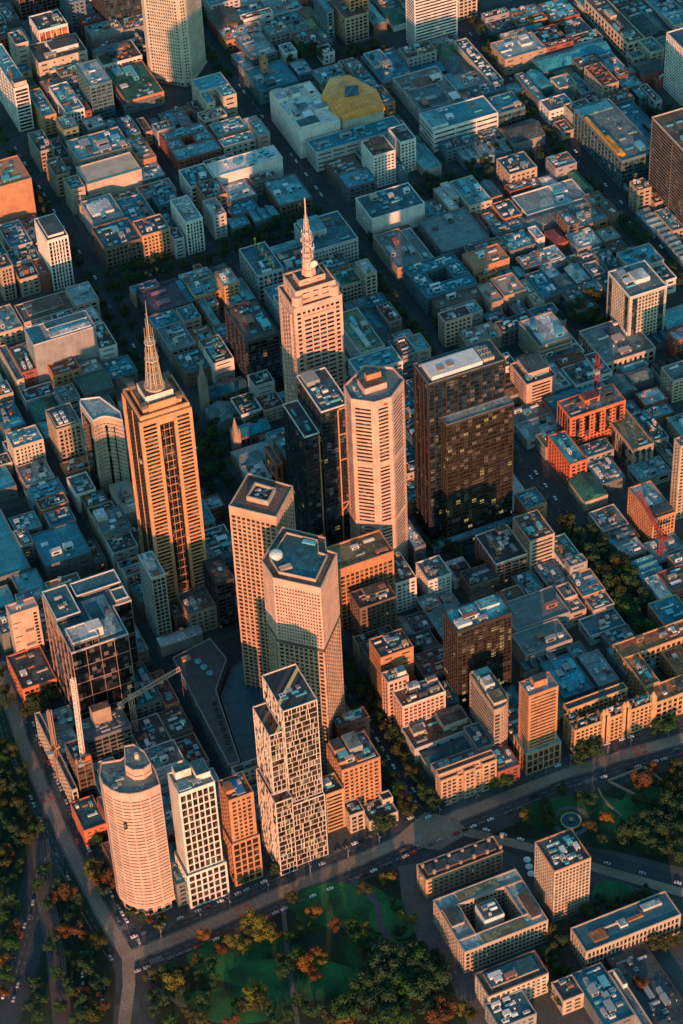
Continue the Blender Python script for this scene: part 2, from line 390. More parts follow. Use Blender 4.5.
def build(x0, y0, x1, y1, h, style, wall, roof, label, wings=None, gl='d', hero=False, top=None, cat=None, name=None, group=None, n=None, par=1.0, base=0, rt='f', cop=None, pal='wwgttdgrc', podium=None, crown=2.2, tall=1.0, keep=False, slab='', rnd=0):
    cx, cy = (x0+x1)/2, (y0+y1)/2; W = x1-x0; D = y1-y0
    root = empty(name or nm(h), (cx, cy, .12), label, cat or ('tower' if h > 60 else 'building'), group)
    rs = random.Random(int(cx*13+cy*7)); w_ = wm(wall); g_ = gm(gl); copm = wm(cop) if cop else None
    def vol(fx0, fy0, fx1, fy1, z0, z1, rk=roof, nn=n, st=style):
        p = rect(-W/2+W*fx0, -D/2+D*fy0, -W/2+W*fx1, -D/2+D*fy1)
        if rnd:
            bx_, by_ = p[1]; p = [p[0]]+[(bx_-rnd+rnd*math.sin(t), by_+rnd-rnd*math.cos(t)) for t in [i*math.pi/12 for i in range(7)]]+p[2:]
        facade(root, p, z0, z1, st, w_, g_, hero, min(crown, (z1-z0)*.3), base if z0 < 1 else 0)
        if 'l' in slab: mb = MB(); mb.box(p[0][0]-.25, p[0][1]+.3, z0+1, p[0][0]-.01, p[3][1]-.3, z1-.1); mb.build('blank_wall', w_, root)
        if 'f' in slab: mb = MB(); mb.box(p[0][0]+.3, p[0][1]-.25, z0+1, p[1][0]-.3, p[0][1]-.01, z1-.1); mb.build('blank_wall', w_, root)
        if rt == 'f': roof_flat(root, p, z1, rk, w_, par, rs, nn, pal, copm, tall)
        else: roof_pitch(root, p[0][0], p[0][1], p[2][0], p[2][1], z1, rk, rt, rs)
    if podium:
        pr, ph = podium; p = rect(-W/2-pr, -D/2-pr, W/2+pr, D/2+pr)
        facade(root, p, 0, ph, (6.2, 1.1, 3.9, 1.0, 1.3), w_, g_); mb = MB(); mb.ring(inset(p, -.1), inset(p, pr-.3), ph, ph+.4); mb.build('podium_roof', rm(roof), root)
        vol(0, 0, 1, 1, ph+.05, h)
    elif wings:
        for q in wings: vol(*q[:4], q[5] if len(q) > 5 else 0, h+q[4])
    else: vol(0, 0, 1, 1, 0, h)
    if top:
        for q in top:
            p = rect(-W/2+W*q[0], -D/2+D*q[1], -W/2+W*q[2], -D/2+D*q[3])
            mb = MB(); mb.prism(p, h-.02, h+q[4], 0); mb.build('plant_room', wm(q[5] if len(q) > 5 else wall), root)
            mb = MB(); mb.prism(inset(p, .3), h+q[4]+.01, h+q[4]+.25, 0); mb.build('roof', rm(q[6] if len(q) > 6 else roof), root)
    return root
def poly_px(pts, z): return [at(*px(u, v), z) for u, v in pts]
def ccw(p): return p if area(p) > 0 else p[::-1]
def tower_poly(name, label, pts, h, cat='tower'):
    """footprint from world polygon -> root empty, local ccw polygon"""
    p = ccw(pts); cx = sum(q[0] for q in p)/len(p); cy = sum(q[1] for q in p)/len(p)
    root = empty(name, (cx, cy, .12), label, cat)
    FOOT.append((min(q[0] for q in p), min(q[1] for q in p), max(q[0] for q in p), max(q[1] for q in p)))
    return root, [(q[0]-cx, q[1]-cy) for q in p]
eq_init()
# ================================================================== ground, streets, parks
def sheet(name, pts, z, m, pxl=False, kind='structure'):
    p = ccw([at(*q) for q in pts] if pxl else pts); mb = MB(); mb.quad(*[(x, y, z) for x, y in p]); return struct(mb, name, m, kind)
def strip(name, pts, w, z, m, pxl=True):
    P = [Vector(at(*q)) for q in pts] if pxl else [Vector(q) for q in pts]; mb = MB(); L = []; Rr = []
    for i, p in enumerate(P):
        d = ((P[min(i+1, len(P)-1)]-P[max(i-1, 0)])).normalized(); n = Vector((-d.y, d.x)); L.append(p+n*w/2); Rr.append(p-n*w/2)
    for i in range(len(P)-1): mb.quad((*Rr[i], z), (*Rr[i+1], z), (*L[i+1], z), (*L[i], z))
    return struct(mb, name, m)
asph = mat('asphalt', (.034, .046, .052), .85, 'ground', amt=.25); pave = mat('paving', (.06, .07, .072), .9, 'ground'); track = mat('tram_track', (.26, .20, .15), .9, 'ground', amt=.2)
lawn = mat('lawn', (.014, .11, .036), .95, 'ground', amt=.6); soil = mat('park_soil', (.012, .030, .016), .95, 'ground', amt=.4); path = mat('path', (.10, .10, .105), .9, 'ground', amt=.15)
mark = mat('road_paint', (.25, .25, .24), .7, 'ground', amt=.2); redm = mat('road_paint_red', (.45, .06, .06), .8, 'ground', amt=.2); rail = mat('ballast', (.09, .075, .065), .95, 'ground'); steel = mat('rail_steel', (.3, .3, .3), .4, 'wall', metal=.8)
sheet('ground', rect(-9000, -6000, 9000, 15000), -.05, mat('far_ground', (.06, .07, .07), .9, 'ground', scale=.01))
sheet('road', rect(-420, -40, 1100, 1500), -.012, asph)
for bx0, bx1 in ((-207, -111), (-106, -12), (14, 109), (115, 209), (235, 331), (336, 431), (457, 551), (556, 652), (680, 774), (778, 880)):
    for by0, by1 in ((10, 203), (225, 405), (425, 625), (659, 855), (883, 1083), (1109, 1200)):
        mb = MB(); mb.box(bx0, by0, -.01, bx1, by1, .12); struct(mb, 'pavement', pave)
TRK = [(0, 662), (22, 742), (60, 828), (98, 905), (128, 957), (150, 949), (220, 920), (300, 884), (370, 855), (430, 827), (500, 799), (560, 775), (620, 756), (720, 728)]
strip('tram_track', TRK[:5], 8.5, .008, track); strip('tram_track', TRK[4:], 8.5, .012, track); strip('tram_track', [(128, 955), (129, 985), (122, 1040)], 8, .016, track)
strip('road', [(430, 826), (480, 836), (540, 850), (610, 872), (760, 915)], 26, .004, asph); strip('tram_track', [(428, 824), (480, 835), (540, 850), (610, 872), (760, 915)], 7, .020, track)
sheet('junction', [(395, 838), (425, 812), (455, 818), (470, 832), (440, 850), (420, 848)], .024, track, True)
strip('road', [(-30, 1090), (8, 1000), (32, 920), (48, 850), (46, 800)], 25, .004, asph)
strip('road', [(140, 975), (150, 1000), (156, 1060)], 14, .004, asph)
# kerb-side lane lines
def dashes(pts, off, w, ln, gap, m, z=.03):
    P = [Vector(at(*q)) for q in pts]; mb = MB()
    for a, b in zip(P, P[1:]):
        d = (b-a); L = d.length; d.normalize(); n = Vector((-d.y, d.x)); t = 0
        while t+ln < L:
            o = a+d*t+n*off; mb.quad((*(o-n*w/2), z), (*(o+d*ln-n*w/2), z), (*(o+d*ln+n*w/2), z), (*(o+n*w/2), z)); t += ln+gap
    struct(mb, 'lane_marking', m)
for off in (-5, 5): dashes(TRK, off, .35, 500, 1, mark) if 0 else dashes(TRK, off, .3, 12, .3, mark)
for off in (-8.6, 8.6): dashes(TRK, off, .22, 3, 4, mark)
for off in (-11.8, 11.8): dashes(TRK, off, .25, 5, .8, mark)
for off in (-.9, .9, -2.6, 2.6): dashes(TRK, off, .16, 10, .05, steel, .032)
dashes([(8, 1000), (32, 920), (48, 850), (46, 800)], 0, .3, 3, 4, mark); dashes([(8, 1000), (32, 920), (48, 850)], 3.6, .25, 3, 4, mark); dashes([(8, 1000), (32, 920), (48, 850)], -3.6, .25, 3, 4, mark)
for X in (-222, 222, 444, 666):
    mb = MB(); t = 30
    while t < 1150: mb.box(X-.15, t, .0, X+.15, t+3, .01); t += 9
    struct(mb, 'lane_marking', mark)
for (u, v) in ((45, 796), (244, 911), (640, 751)):
    P = Vector(at(u, v)); mb = MB()
    i = min(range(len(TRK)-1), key=lambda k: abs((TRK[k][0]+TRK[k+1][0])/2-u)+abs((TRK[k][1]+TRK[k+1][1])/2-v)); d = (Vector(at(*TRK[i+1]))-Vector(at(*TRK[i]))).normalized(); n = Vector((-d.y, d.x))
    for s in (-3, 2):
        for t in (-5, 1): a = P+d*t+n*s; mb.quad((*a, .04), (*(a+d*4), .04), (*(a+d*4+n*2.2), .04), (*(a+n*2.2), .04))
    struct(mb, 'road_marking', redm)
# crossings
for (u, v, w, n_) in ((410, 840, 12, 8), (452, 812, 12, 7), (118, 930, 10, 6), (150, 962, 10, 6), (585, 782, 10, 6)):
    P = Vector(at(u, v)); mb = MB()
    for i in range(n_): mb.box(P.x+i*1.5, P.y-2, .034, P.x+i*1.5+.7, P.y+2, .036)
    struct(mb, 'crossing', mark)
# parks
sheet('park', [(150, 966), (430, 850), (470, 960), (505, 1060), (150, 1060)], .0, soil, True) if 0 else None
sheet('park_ground', [at(158, 968), at(300, 905), at(385, 872), at(418, 868), at(440, 905), at(470, 960), at(520, 1050), at(500, 1200), at(150, 1200)], .03, soil)
def blob(cx, cy, rx, ry, n=18, s=1): 
    r = random.Random(s); return [at(cx+rx*math.cos(t)*(1+r.uniform(-.12, .12)), cy+ry*math.sin(t)*(1+r.uniform(-.12, .12))) for t in [-2*math.pi*i/n for i in range(n)]]
for i, b in enumerate(((250, 960, 60, 26), (340, 905, 52, 24), (300, 980, 70, 24), (395, 918, 26, 20), (240, 1005, 60, 20), (360, 950, 40, 18))): sheet('lawn', blob(*b, s=i), .034+i*.004, lawn)
strip('path', [(352, 878), (378, 905), (380, 925), (392, 945), (430, 960)], 4, .07, path); strip('path', [(283, 905), (288, 960), (300, 1040)], 3, .074, path); strip('path', [(150, 985), (190, 1010), (210, 1040)], 3, .078, path)
sheet('plaza', [at(398, 866), at(425, 862), at(470, 955), at(505, 985), at(515, 1080), at(490, 1080), at(452, 985), at(420, 945), at(402, 900)], .082, path)
sheet('park_ground', [at(490, 835), at(560, 805), at(650, 775), at(800, 740), at(860, 860), at(700, 872), at(610, 850), at(540, 840)], .05, soil)
sheet('lawn', blob(585, 815, 62, 20, s=9), .054, lawn); sheet('lawn', blob(630, 835, 40, 16, s=10), .058, lawn); sheet('lawn', blob(612, 893, 22, 12, s=12), .058, lawn)
sheet('lawn', blob(650, 800, 30, 15, s=13), .062, lawn)
sheet('pavement', [at(500, 850), at(700, 905), at(860, 960), at(860, 1200), at(520, 1200), at(505, 985), at(440, 880), at(480, 850)], .03, pave)
sheet('park_ground', [at(-200, 700), at(0, 700), at(26, 770), at(60, 850), at(105, 935), at(116, 975), at(108, 1100), at(20, 1200), at(-300, 1200)], -.003, soil)
strip('railway', [(40, 840), (46, 900), (56, 960), (66, 1060)], 12, .012, rail)
for o in (-4.5, -3, 0, 1.5, 4, 5.5): dashes([(40, 840), (46, 900), (56, 960), (66, 1060)], o, .2, 8, .05, steel, .05)
sheet('pavement', [at(128, 925), at(140, 890), at(190, 915), at(150, 940), at(135, 948)], .06, pave)
# fountain
def fountain():
    x, y = at(571, 821); r = empty('fountain', (x, y, .06), 'round park fountain with a stone rim and blue water, right-hand park', 'fountain')
    c = lambda R: [(math.cos(i*math.pi/14)*R, math.sin(i*math.pi/14)*R) for i in range(28)]
    mb = MB(); mb.ring(c(7), c(6.2), 0, .8); mb.build('rim', wm('cr'), r); mb = MB(); mb.prism(c(6.25), 0, .5); mb.build('water', mat('pool_water', (.01, .05, .06), .08, 'ground', amt=.1), r)
    mb = MB(); mb.tube((0, 0, .4), (0, 0, 2), .8, .5, 10); mb.tube((0, 0, 2), (0, 0, 2.4), 1.8, 1.5, 12); mb.tube((0, 0, 2.4), (0, 0, 4), .4, .2, 8); mb.build('centrepiece', wm('tn'), r)
    mb = MB(); mb.ring(c(13), c(10), 0, .03); o = mb.build('path', path, None, (x, y, .07)); o['kind'] = 'structure'
fountain()
sheet('plaza', [at(508, 498), at(511, 470), at(538, 508), at(511, 512)], .13, mat('plaza_stone', (.45, .48, .48), .8, 'ground', amt=.1))

def gwall(pts, label, h=2.2, w=.9, m=None):
    P = [Vector(at(*q)) for q in pts]; mb = MB()
    for a, b in zip(P, P[1:]):
        d = b-a; L = d.length; d.normalize(); mb.obox(a, d, Vector((d.y, -d.x)), L-w, -w/2, w/2, .05, h)
    o = mb.build('garden_wall', m or wm('tn')); tag(o, label, 'wall')
gwall([(655, 806), (608, 782), (644, 768), (672, 790)], 'low stone garden wall with a corner, enclosing the rust-coloured tree in the right-hand park')
gwall([(598, 790), (603, 800), (622, 818)], 'short stone garden wall beside the garden enclosure, right-hand park')
def tent(u, v, label, k):
    x, y = at(u, v); r = empty('parasol', (x, y, .1), label, 'parasol', 'white parasols by the tan tower'); mb = MB(); mb.tube((0, 0, 0), (0, 0, 2.6), .08, .08, 6); mb.build('pole', wm('gy'), r)
    mb = MB(); mb.tube((0, 0, 2.5), (0, 0, 3.4), 2.6, .1, 10); mb.build('canopy', mat('canvas', (.7, .72, .72), .8), r)
for u, v, l in ((527, 862, 'white parasol on the square left of the tan tower, topmost of three'), (529, 869, 'white parasol on the square left of the tan tower, middle of three'), (531, 876, 'white parasol on the square left of the tan tower, lowest of three')): tent(u, v, l, 0)
# ================================================================== landmark towers
BUILDS = []
def simple_roof(root, poly, z, rk, wk, par=1.2):
    mb = MB(); mb.prism(inset(poly, .5), z-.45, z-.05); mb.build('roof', rm(rk), root)
    mb = MB(); mb.ring(inset(poly, -.12), inset(poly, .6), z-.03, z+par); mb.build('parapet', wm(wk), root)
def solid(root, name, poly, z0, z1, m, mt=None):
    mb = MB(); mb.prism(poly, z0, z1, 0, 1 if mt else None); return mb.build(name, [m, mt] if mt else m, root)
# --- hexagonal concrete tower top left
def t_hex():
    p = [(151, 915), (175, 890), (204, 913), (181, 940)]
    c = (178, 914); q = [(151, 920), (151, 912), (175, 889), (183, 889), (205, 911), (205, 918), (181, 940), (173, 940)]
    root, lp = tower_poly('tower_block', 'angular cream concrete tower with dense small windows at the top edge', q, 175)
    facade(root, lp, 8, 172, (3.5, 1.6, 2.3, 1.05, 2.2), wm('cr'), gm('d')); facade(root, inset(lp, 2.5), 0, 8, 'v', wm('cr'), gm('k'))
    mb = MB(); mb.ring(inset(lp, -1), inset(lp, 2.4), 6.5, 8); mb.build('canopy', wm('cr'), root); simple_roof(root, lp, 172, 'G', 'cr')
t_hex()
# --- orange stone tower with lattice spire
def t_spire():
    x0, x1, y0, y1 = -90, -52, 262, 297
    root, lp = tower_poly('tower_block', 'orange stone skyscraper crowned by a tall tapering lattice spire', rect(x0, y0, x1, y1), 200)
    W, D = x1-x0, y1-y0; a, b = W/2, D/2; st = wm('ob2'); g = gm('w')
    facade(root, rect(-a+1.2, -b+1.6, a-1.2, b-1.6), 0, 188, 'i', wm('bw'), gm('k'))
    for s in (0, 1):
        for f0, f1 in ((0, .37), (.65, 1)):
            yy = (-b, -b+1.5) if s == 0 else (b-1.5, b)
            facade(root, rect(-a+W*f0, yy[0], -a+W*f1, yy[1]), 0, 192, (3.55, 1.45, 90, .5, 2.2), st, gm('k'), crown=4)
    solid(root, 'lintel', rect(-a+W*.37+.02, -b+.1, -a+W*.65-.02, -b+1.45), 185, 192, st)
    mb = MB()
    for k in range(0, 24): mb.box(-a+W*.42, -b+.9, 8+k*7.4, -a+W*.60, -b+1.2, 8.8+k*7.4)
    for f in (.45, .55): mb.box(-a+W*f, -b+.6, 4, -a+W*f+.35, -b+1.0, 184)
    mb.build('mullions', wm('ob'), root)
    mb = MB()
    for f in (.12, .5, .88):
        mb.box(-a+.6, -b+D*f-.3, 0, -a+1.15, -b+D*f+.3, 190); mb.box(a-1.15, -b+D*f-1, 0, a-.3, -b+D*f+1, 190)
    mb.build('pier', st, root)
    solid(root, 'balcony', rect(-a-.8, -b+6, -a+.25, -b+9), 150, 153, wm('lg'))
    solid(root, 'roof_deck', rect(-a+.2, -b+.3, a-.2, b-.3), 192.02, 193, rm('B'))
    mb = MB(); mb.ring(rect(-a+1, -b+1, a-1, b-1), rect(-a+2.2, -b+2.2, a-2.2, b-2.2), 193, 196); mb.build('parapet', st, root)
    solid(root, 'upper_stage', rect(-a+5, -b+5, a-5, b-5), 193, 199, st, rm('B'))
    solid(root, 'upper_stage', rect(-a+9, -b+4, a-9, -b+4.98), 193, 201.5, st)
    solid(root, 'upper_stage', rect(-a+9, -b+9, a-9, b-9), 199, 205, wm('wh'), rm('B'))
    for sx in (-1, 1):
        for sy in (-1, 1): solid(root, 'corner_block', rect(sx*(a-6)-2.2, sy*(b-6)-2.2, sx*(a-6)+2.2, sy*(b-6)+2.2), 199.01, 202, wm('br'))
    m = mat('spire_steel', (.50, .36, .24), .5, 'wall', amt=.1)
    mb = MB(); n = 8
    for i in range(n):
        t = 2*math.pi*i/n; c, s = math.cos(t), math.sin(t)
        mb.tube((c*5, s*5, 205), (c*3.3, s*3.3, 240), .34, .3, 5, 0); mb.tube((c*3.3, s*3.3, 240), (c*2.9, s*2.9, 248+9*(i % 3)), .22, .12, 5, 0)
    for z, r in ((205.5, 5), (211, 4.8), (218, 4.4), (225, 4.0), (232, 3.7), (240, 3.3), (246, 3.1)):
        pts = [(math.cos(2*math.pi*i/n)*r, math.sin(2*math.pi*i/n)*r, z) for i in range(n)]
        for i in range(n): mb.tube(pts[i], pts[(i+1) % n], .2, .2, 4)
    for i in range(4):
        t = math.pi/4+i*math.pi/2; c, s_ = math.cos(t), math.sin(t); mb.tube((c*6.6, s_*6.6, 205), (c*4.6, s_*4.6, 229), .3, .22, 5); mb.tube((c*4.6, s_*4.6, 229), (c*4.6, s_*4.6, 236+i), .12, .08, 4)
    for z in (209, 214, 219, 224):
        r = 6.6-(z-205)/24*2; pts = [(math.cos(math.pi/4+i*math.pi/2)*r, math.sin(math.pi/4+i*math.pi/2)*r, z) for i in range(4)]
        for i in range(4): mb.tube(pts[i], pts[(i+1) % 4], .18, .18, 4)
    for z0, z1, r in ((229, 230, 4.9), (243, 243.8, 4.0), (205, 206.5, 7.4)): mb.tube((0, 0, z0), (0, 0, z1), r, r, 12)
    mb.build('spire', m, root)
    mb = MB(); mb.tube((0, 0, 205), (0, 0, 255), .6, .4, 8); mb.tube((0, 0, 255), (0, 0, 279), .45, .1, 6); mb.build('mast', m, root)
    mb = MB(); mb.tube((-1.5, -6, 205), (-1.5, -6, 215), .2, .2); mb.build('antenna', m, root)
WALL['ob2'] = (.56, .28, .14)
t_spire()
# --- cream stepped tower with telecom mast
def t_mast():
    x0, x1, y0, y1 = 48, 85, 317, 346
    root, lp = tower_poly('tower_block', 'pink-cream skyscraper with stepped crown and telecom mast carrying a white dish', rect(x0, y0, x1, y1), 212)
    W, D = x1-x0, y1-y0; a, b = W/2, D/2; w = wm('pk')
    facade(root, rect(-a, -b, a, b), 0, 200, (3.9, 1.7, 3.6, 1.5, 2.2), w, gm('k'), crown=4)
    facade(root, rect(-a+6, -b-.9, a-6, -b-.05), 0, 192, (3.9, 1.9, 5.6, .9, 1.2), w, gm('k'), crown=3)
    facade(root, rect(-a-.9, -b+6, -a-.05, b-6), 0, 192, (3.9, 1.9, 5.6, .9, 1.2), w, gm('k'), crown=3)
    simple_roof(root, lp, 200, 'B', 'pk')
    facade(root, inset(lp, 3.2), 200, 212, (6, 4.2, 8, 3, 5), w, gm('k')); simple_roof(root, inset(lp, 3.2), 212, 'B', 'pk', 1)
    for sx in (-1, 1): 
        mb = MB(); mb.tube((sx*(a-4.6), -b+4.2, 199.9), (sx*(a-4.6), -b+4.2, 209), 4.1, 4.1, 16); mb.build('corner_drum', w, root)
    facade(root, inset(lp, 8.5), 212, 217, 'b', w, gm('k'))
    mb = MB(); mb.tube((0, 0, 217), (0, 0, 222), 5.5, 5, 8); mb.tube((0, 0, 222), (0, 0, 231), 3.8, 3.4, 8); mb.build('mast_base', w, root)
    m = mat('mast_steel', (.62, .42, .34), .6, 'wall', amt=.2)
    mb = MB()
    for i in range(8):
        t = 2*math.pi*i/8; c, s = math.cos(t), math.sin(t); mb.tube((c*4, s*4, 222), (c*2.6, s*2.6, 252), .3, .25, 5); mb.tube((c*2.6, s*2.6, 252), (c*.8, s*.8, 268), .25, .15, 4)
    for z, r in ((226, 4.9), (231, 4.3), (236, 4.8), (241, 3.6), (246, 4.6), (251, 3.9), (257, 2.4), (262, 2)): mb.tube((0, 0, z), (0, 0, z+.7), r, r, 10)
    mb.tube((0, 0, 231), (0, 0, 262), 1.5, .9, 8); mb.tube((0, 0, 262), (0, 0, 282), .55, .5, 6)
    mb.build('mast', m, root)
    rs = random.Random(3); dk = mat('aerial_white', (.7, .66, .6), .5, 'wall', amt=.1)
    for i in range(26):
        t = rs.random()*6.28; z = rs.uniform(226, 256); r = 3.4+(1.2 if z < 250 else 0); mb = MB()
        mb.box(-.35, -.2, -1, .35, .2, 1); o = mb.build('panel_antenna', dk, root, (math.cos(t)*r, math.sin(t)*r, z)); o.rotation_euler = (0, 0, t+1.57)
    mb = MB(); mb.tube((1.5, -6.6, 228.5), (1.5, -5.4, 228.5), 2.8, 2.5, 18); mb.build('dish', dk, root)
t_mast()
# --- dark glass slab with a lower wing
def t_dark():
    x0, x1, y0, y1 = 38, 60, 251, 294
    root = empty('tower_block', (49, 272, .12), 'dark glass tower with copper edge frames, pressed against the octagonal pale tower', 'tower')
    FOOT.append((26, 251, 60, 294)); co = mat('copper_frame', (.50, .25, .15), .5, 'wall', amt=.1)
    p = rect(-11, -21, 11, 22)
    facade(root, p, 0, 160, (3.8, .5, 8, .3, .4), wm('nk'), gm('n')); simple_roof(root, p, 160, 't', 'wh', 1.0)
    q = rect(-23, -17, -11.3, 22)
    facade(root, q, 0, 138, (3.8, .5, 8, .3, .4), wm('nk'), gm('n')); simple_roof(root, q, 138, 'D', 'wh', 1.0)
    mb = MB()
    for x in (1.0, 10.2): mb.box(x, -21.7, 0, x+.9, -20.95, 158)
    for z in (110, 134, 158, 68): mb.box(1.95, -21.6, z, 10.15, -20.95, z+1)
    mb.box(-12.6, -17.7, 0, -11.7, -16.95, 137); mb.build('copper_frame', co, root)
    mb = MB(); n = 12
    mb.quad((1.0, -22, 62), (1.0, -22, 60.5), (10.4, -22, 71), (10.4, -22, 72.5)); mb.quad((1.0, -21.6, 62), (10.4, -21.6, 72.5), (10.4, -21.6, 71), (1.0, -21.6, 60.5))
    mb.quad((1, -22, 62), (10.4, -22, 72.5), (10.4, -21.6, 72.5), (1, -21.6, 62)); mb.build('brace', co, root)
    mb = MB(); mb.box(-9, 8, 160, 1, 20, 164); mb.build('plant_room', wm('gy'), root)
    rs = random.Random(5); clutter(root, -9, -18, 9, 7, 159.95, 14, rs, .8, 'wwgt'); clutter(root, -21, -14, -13, 20, 137.95, 3, rs, .6, 'dgt')
t_dark()
# --- octagonal pale tower
def t_oct():
    T(0, 0, 1); z = 177
    pts = poly_px([(343.7, 387.4), (365.3, 366.5), (393, 369), (404.2, 381.2), (391.5, 398.7), (374.5, 403.8), (350.9, 400.7)], z)
    root, lp = tower_poly('tower_block', 'pale octagonal skyscraper with slatted windows and a brown plant block on top', pts, z)
    facade(root, lp, 0, z, (3.4, 1.6, 60, .5, 2.7), wm('pk'), gm('k'), crown=6)
    simple_roof(root, lp, z, 'G', 'pk', 1.6)
    mb = MB()
    for k in (58, 116): mb.ring(inset(lp, -.15), inset(lp, .4), k, k+5)
    mb.build('belt_course', wm('pk'), root)
    mb = MB(); mb.box(-10, -5, z, 7, 7, z+5, 0); mb.build('plant_room', [wm('pk')], root); mb = MB(); mb.box(-9.5, -4.5, z+5, 6.5, 6.5, z+5.3); mb.build('roof', rm('B'), root)
    mb = MB(); mb.box(-5, 2, z+5.3, 6, 6, z+10); mb.build('plant_room', wm('ob'), root); mb = MB(); mb.box(-4.6, 2.4, z+10, 5.6, 5.6, z+10.3); mb.build('roof', rm('D'), root)
    rs = random.Random(8); clutter(root, 7.5, -7, 12, 4, z, 5, rs, .7, 'crc'); clutter(root, -16, -9, -11, 8, z, 5, rs, .7, 'wgt')
    mb = MB(); mb.box(.2, 0, 0, 3.4, .2, 1.6); s = mb.build('sign', mat('sign_red', (.6, .05, .03), .5, 'wall', amt=.02), root); 
    a = Vector(lp[0]); best = min(range(len(lp)), key=lambda i: (lp[i][1]+lp[(i+1) % len(lp)][1]))
    p, q = lp[best], lp[(best+1) % len(lp)]; s.location = ((p[0]+q[0])/2, (p[1]+q[1])/2-.45, z-4); s.rotation_euler = (0, 0, math.atan2(q[1]-p[1], q[0]-p[0]))
t_oct()
# --- twin diagonal concrete towers
def t_twin():
    T(0, 0, 1)
    pts = poly_px([(228.8, 506.8), (276.2, 518.3), (293, 487.0), (248.1, 474.1)], 186)
    root, lp = tower_poly('tower_block', 'rear of two diagonal sandy concrete towers, square roof with sunken plant deck', pts, 186)
    facade(root, lp, 0, 186, (3.75, 1.25, 3.6, 1.05, 1.3), wm('cp'), gm('w'), crown=7); simple_roof(root, lp, 186, 'B', 'cb', 1)
    q = inset(lp, 9); mb = MB(); mb.ring(q, inset(q, 1), 186, 190); mb.build('plant_screen', wm('cb'), root); solid(root, 'plant_deck', inset(q, 1.02), 186, 187, rm('D'))
    c = (sum(p[0] for p in q)/4, sum(p[1] for p in q)/4); clutter(root, c[0]-7, c[1]-6, c[0]+7, c[1]+6, 187, 7, random.Random(2), .7)
    pts = poly_px([(261.5, 561.2), (282.5, 527.8), (325.4, 538.4), (326.5, 550.7), (337, 554.2), (320.8, 589.3), (272.7, 578.8), (269.2, 572.8)], 180)
    root, lp = tower_poly('tower_block', 'nearer diagonal sandy concrete tower, fine grid on top, roof with white dome', pts, 180)
    facade(root, lp, 0, 121, (3.75, 1.25, 3.5, 1.05, 1.2), wm('cp'), gm('w'), crown=.5); facade(root, inset(lp, .9), 121.02, 124.4, 'i', wm('br'), gm('k'))
    facade(root, lp, 124.5, 180, (3.1, 1.5, 1.9, .8, 1.2), wm('pk'), gm('w'), crown=6)
    simple_roof(root, lp, 180, 'B', 'pk', 1)
    q = inset(lp, 5.5); solid(root, 'plant_deck', q, 180, 180.8, rm('t')); mb = MB(); mb.ring(inset(q, -.5), q, 180, 182.4); mb.build('plant_screen', wm('cb'), root)
    a = at(276, 556, 181); rx, ry = root.location.x, root.location.y
    mb = MB()
    for r0, r1, z0, z1 in ((4.4, 4.4, 180.8, 183), (4.4, 3.4, 183, 184.2), (3.4, 1.6, 184.2, 185)): mb.tube((0, 0, z0), (0, 0, z1), r0, r1, 18)
    mb.build('dome', mat('equip_white', (.62, .64, .62)), root, (a[0]-rx, a[1]-ry, 0))
    a = at(286, 572, 181); mb = MB(); mb.box(-4, -2, 180.82, 4, 2, 182.6); o = mb.build('plant_room', wm('pk'), root, (a[0]-rx+1, a[1]-ry+3, 0))
    a = at(308, 541, 181); mb = MB(); mb.box(-4.5, -1.5, 180.82, 4.5, 1.5, 182.2); o = mb.build('skylight', mat('equip_teal', (.1, .3, .34)), root, (a[0]-rx, a[1]-ry-2, 0)); o.rotation_euler = (0, 0, -.75)
    FOOT.append((-64, 60, -10, 190))
    root = empty('shopping_atrium', (-40, 130, .12), 'low dark glazed atrium filling the ground between the twin diagonal towers', 'building')
    p = [(-54, -30), (-28, -36), (31, -66), (33, 30), (20, 70), (-26, 55), (-44, 33)]; facade(root, p, 0, 13, 'c', wm('gd'), gm('b')); simple_roof(root, p, 13, 'tS', 'gd', .6)
    for q, hh in (([(-24, 10), (-6, -10), (22, -14), (26, 6), (8, 40), (-10, 46)], 15.5), ([(-40, -20), (-26, -28), (-22, -8), (-34, 0)], 14.6), ([(2, -40), (24, -54), (26, -30), (8, -26)], 16)): solid(root, 'roof_light', q, 12.9, hh, gm('b'), rm('DS'))
    root = empty('office_block', (-86, 150, .12), 'long low wedge-roofed dark wing with round skylights beside the diagonal towers', 'building')
    p = [(-17, -56), (-6, -56), (13, -40), (13, 38), (14, 56), (-14, 60)]; p = [(-19, -55), (-11, -55), (-1, 13), (17, 37), (14, 61), (-17, 55)]
    facade(root, p, 0, 21, (3.8, 1.2, 8, .6, .8), wm('gd'), gm('b')); simple_roof(root, p, 21, 'DS', 'gy', .8); FOOT.append((-104, 95, -72, 212))
    for i in range(3):
        mb = MB(); mb.tube((0, 0, 20.9), (0, 0, 21.8), 2.4, 2.4, 18); mb.tube((0, 0, 21.8), (0, 0, 22.4), 2.3, .3, 18); mb.build('skylight', mat('equip_teal', (.1, .3, .34)), root, (-2+i*1.6, 44-i*7, 0))
    for i in range(8):
        mb = MB(); mb.ring([(math.cos(k*.628)*1.9, math.sin(k*.628)*1.9) for k in range(10)], [(math.cos(k*.628)*1.4, math.sin(k*.628)*1.4) for k in range(10)], 20.9, 21.7); mb.build('roof_well', mat('fan_dark', (.03, .03, .035)), root, (-6.5-i*.9, 2-i*6.2, 0))
    mb = MB(); mb.box(-3, -2, 21, 3, 2, 22.5); mb.build('plant_room', wm('oc'), root, (-9, 50, 0))
t_twin()
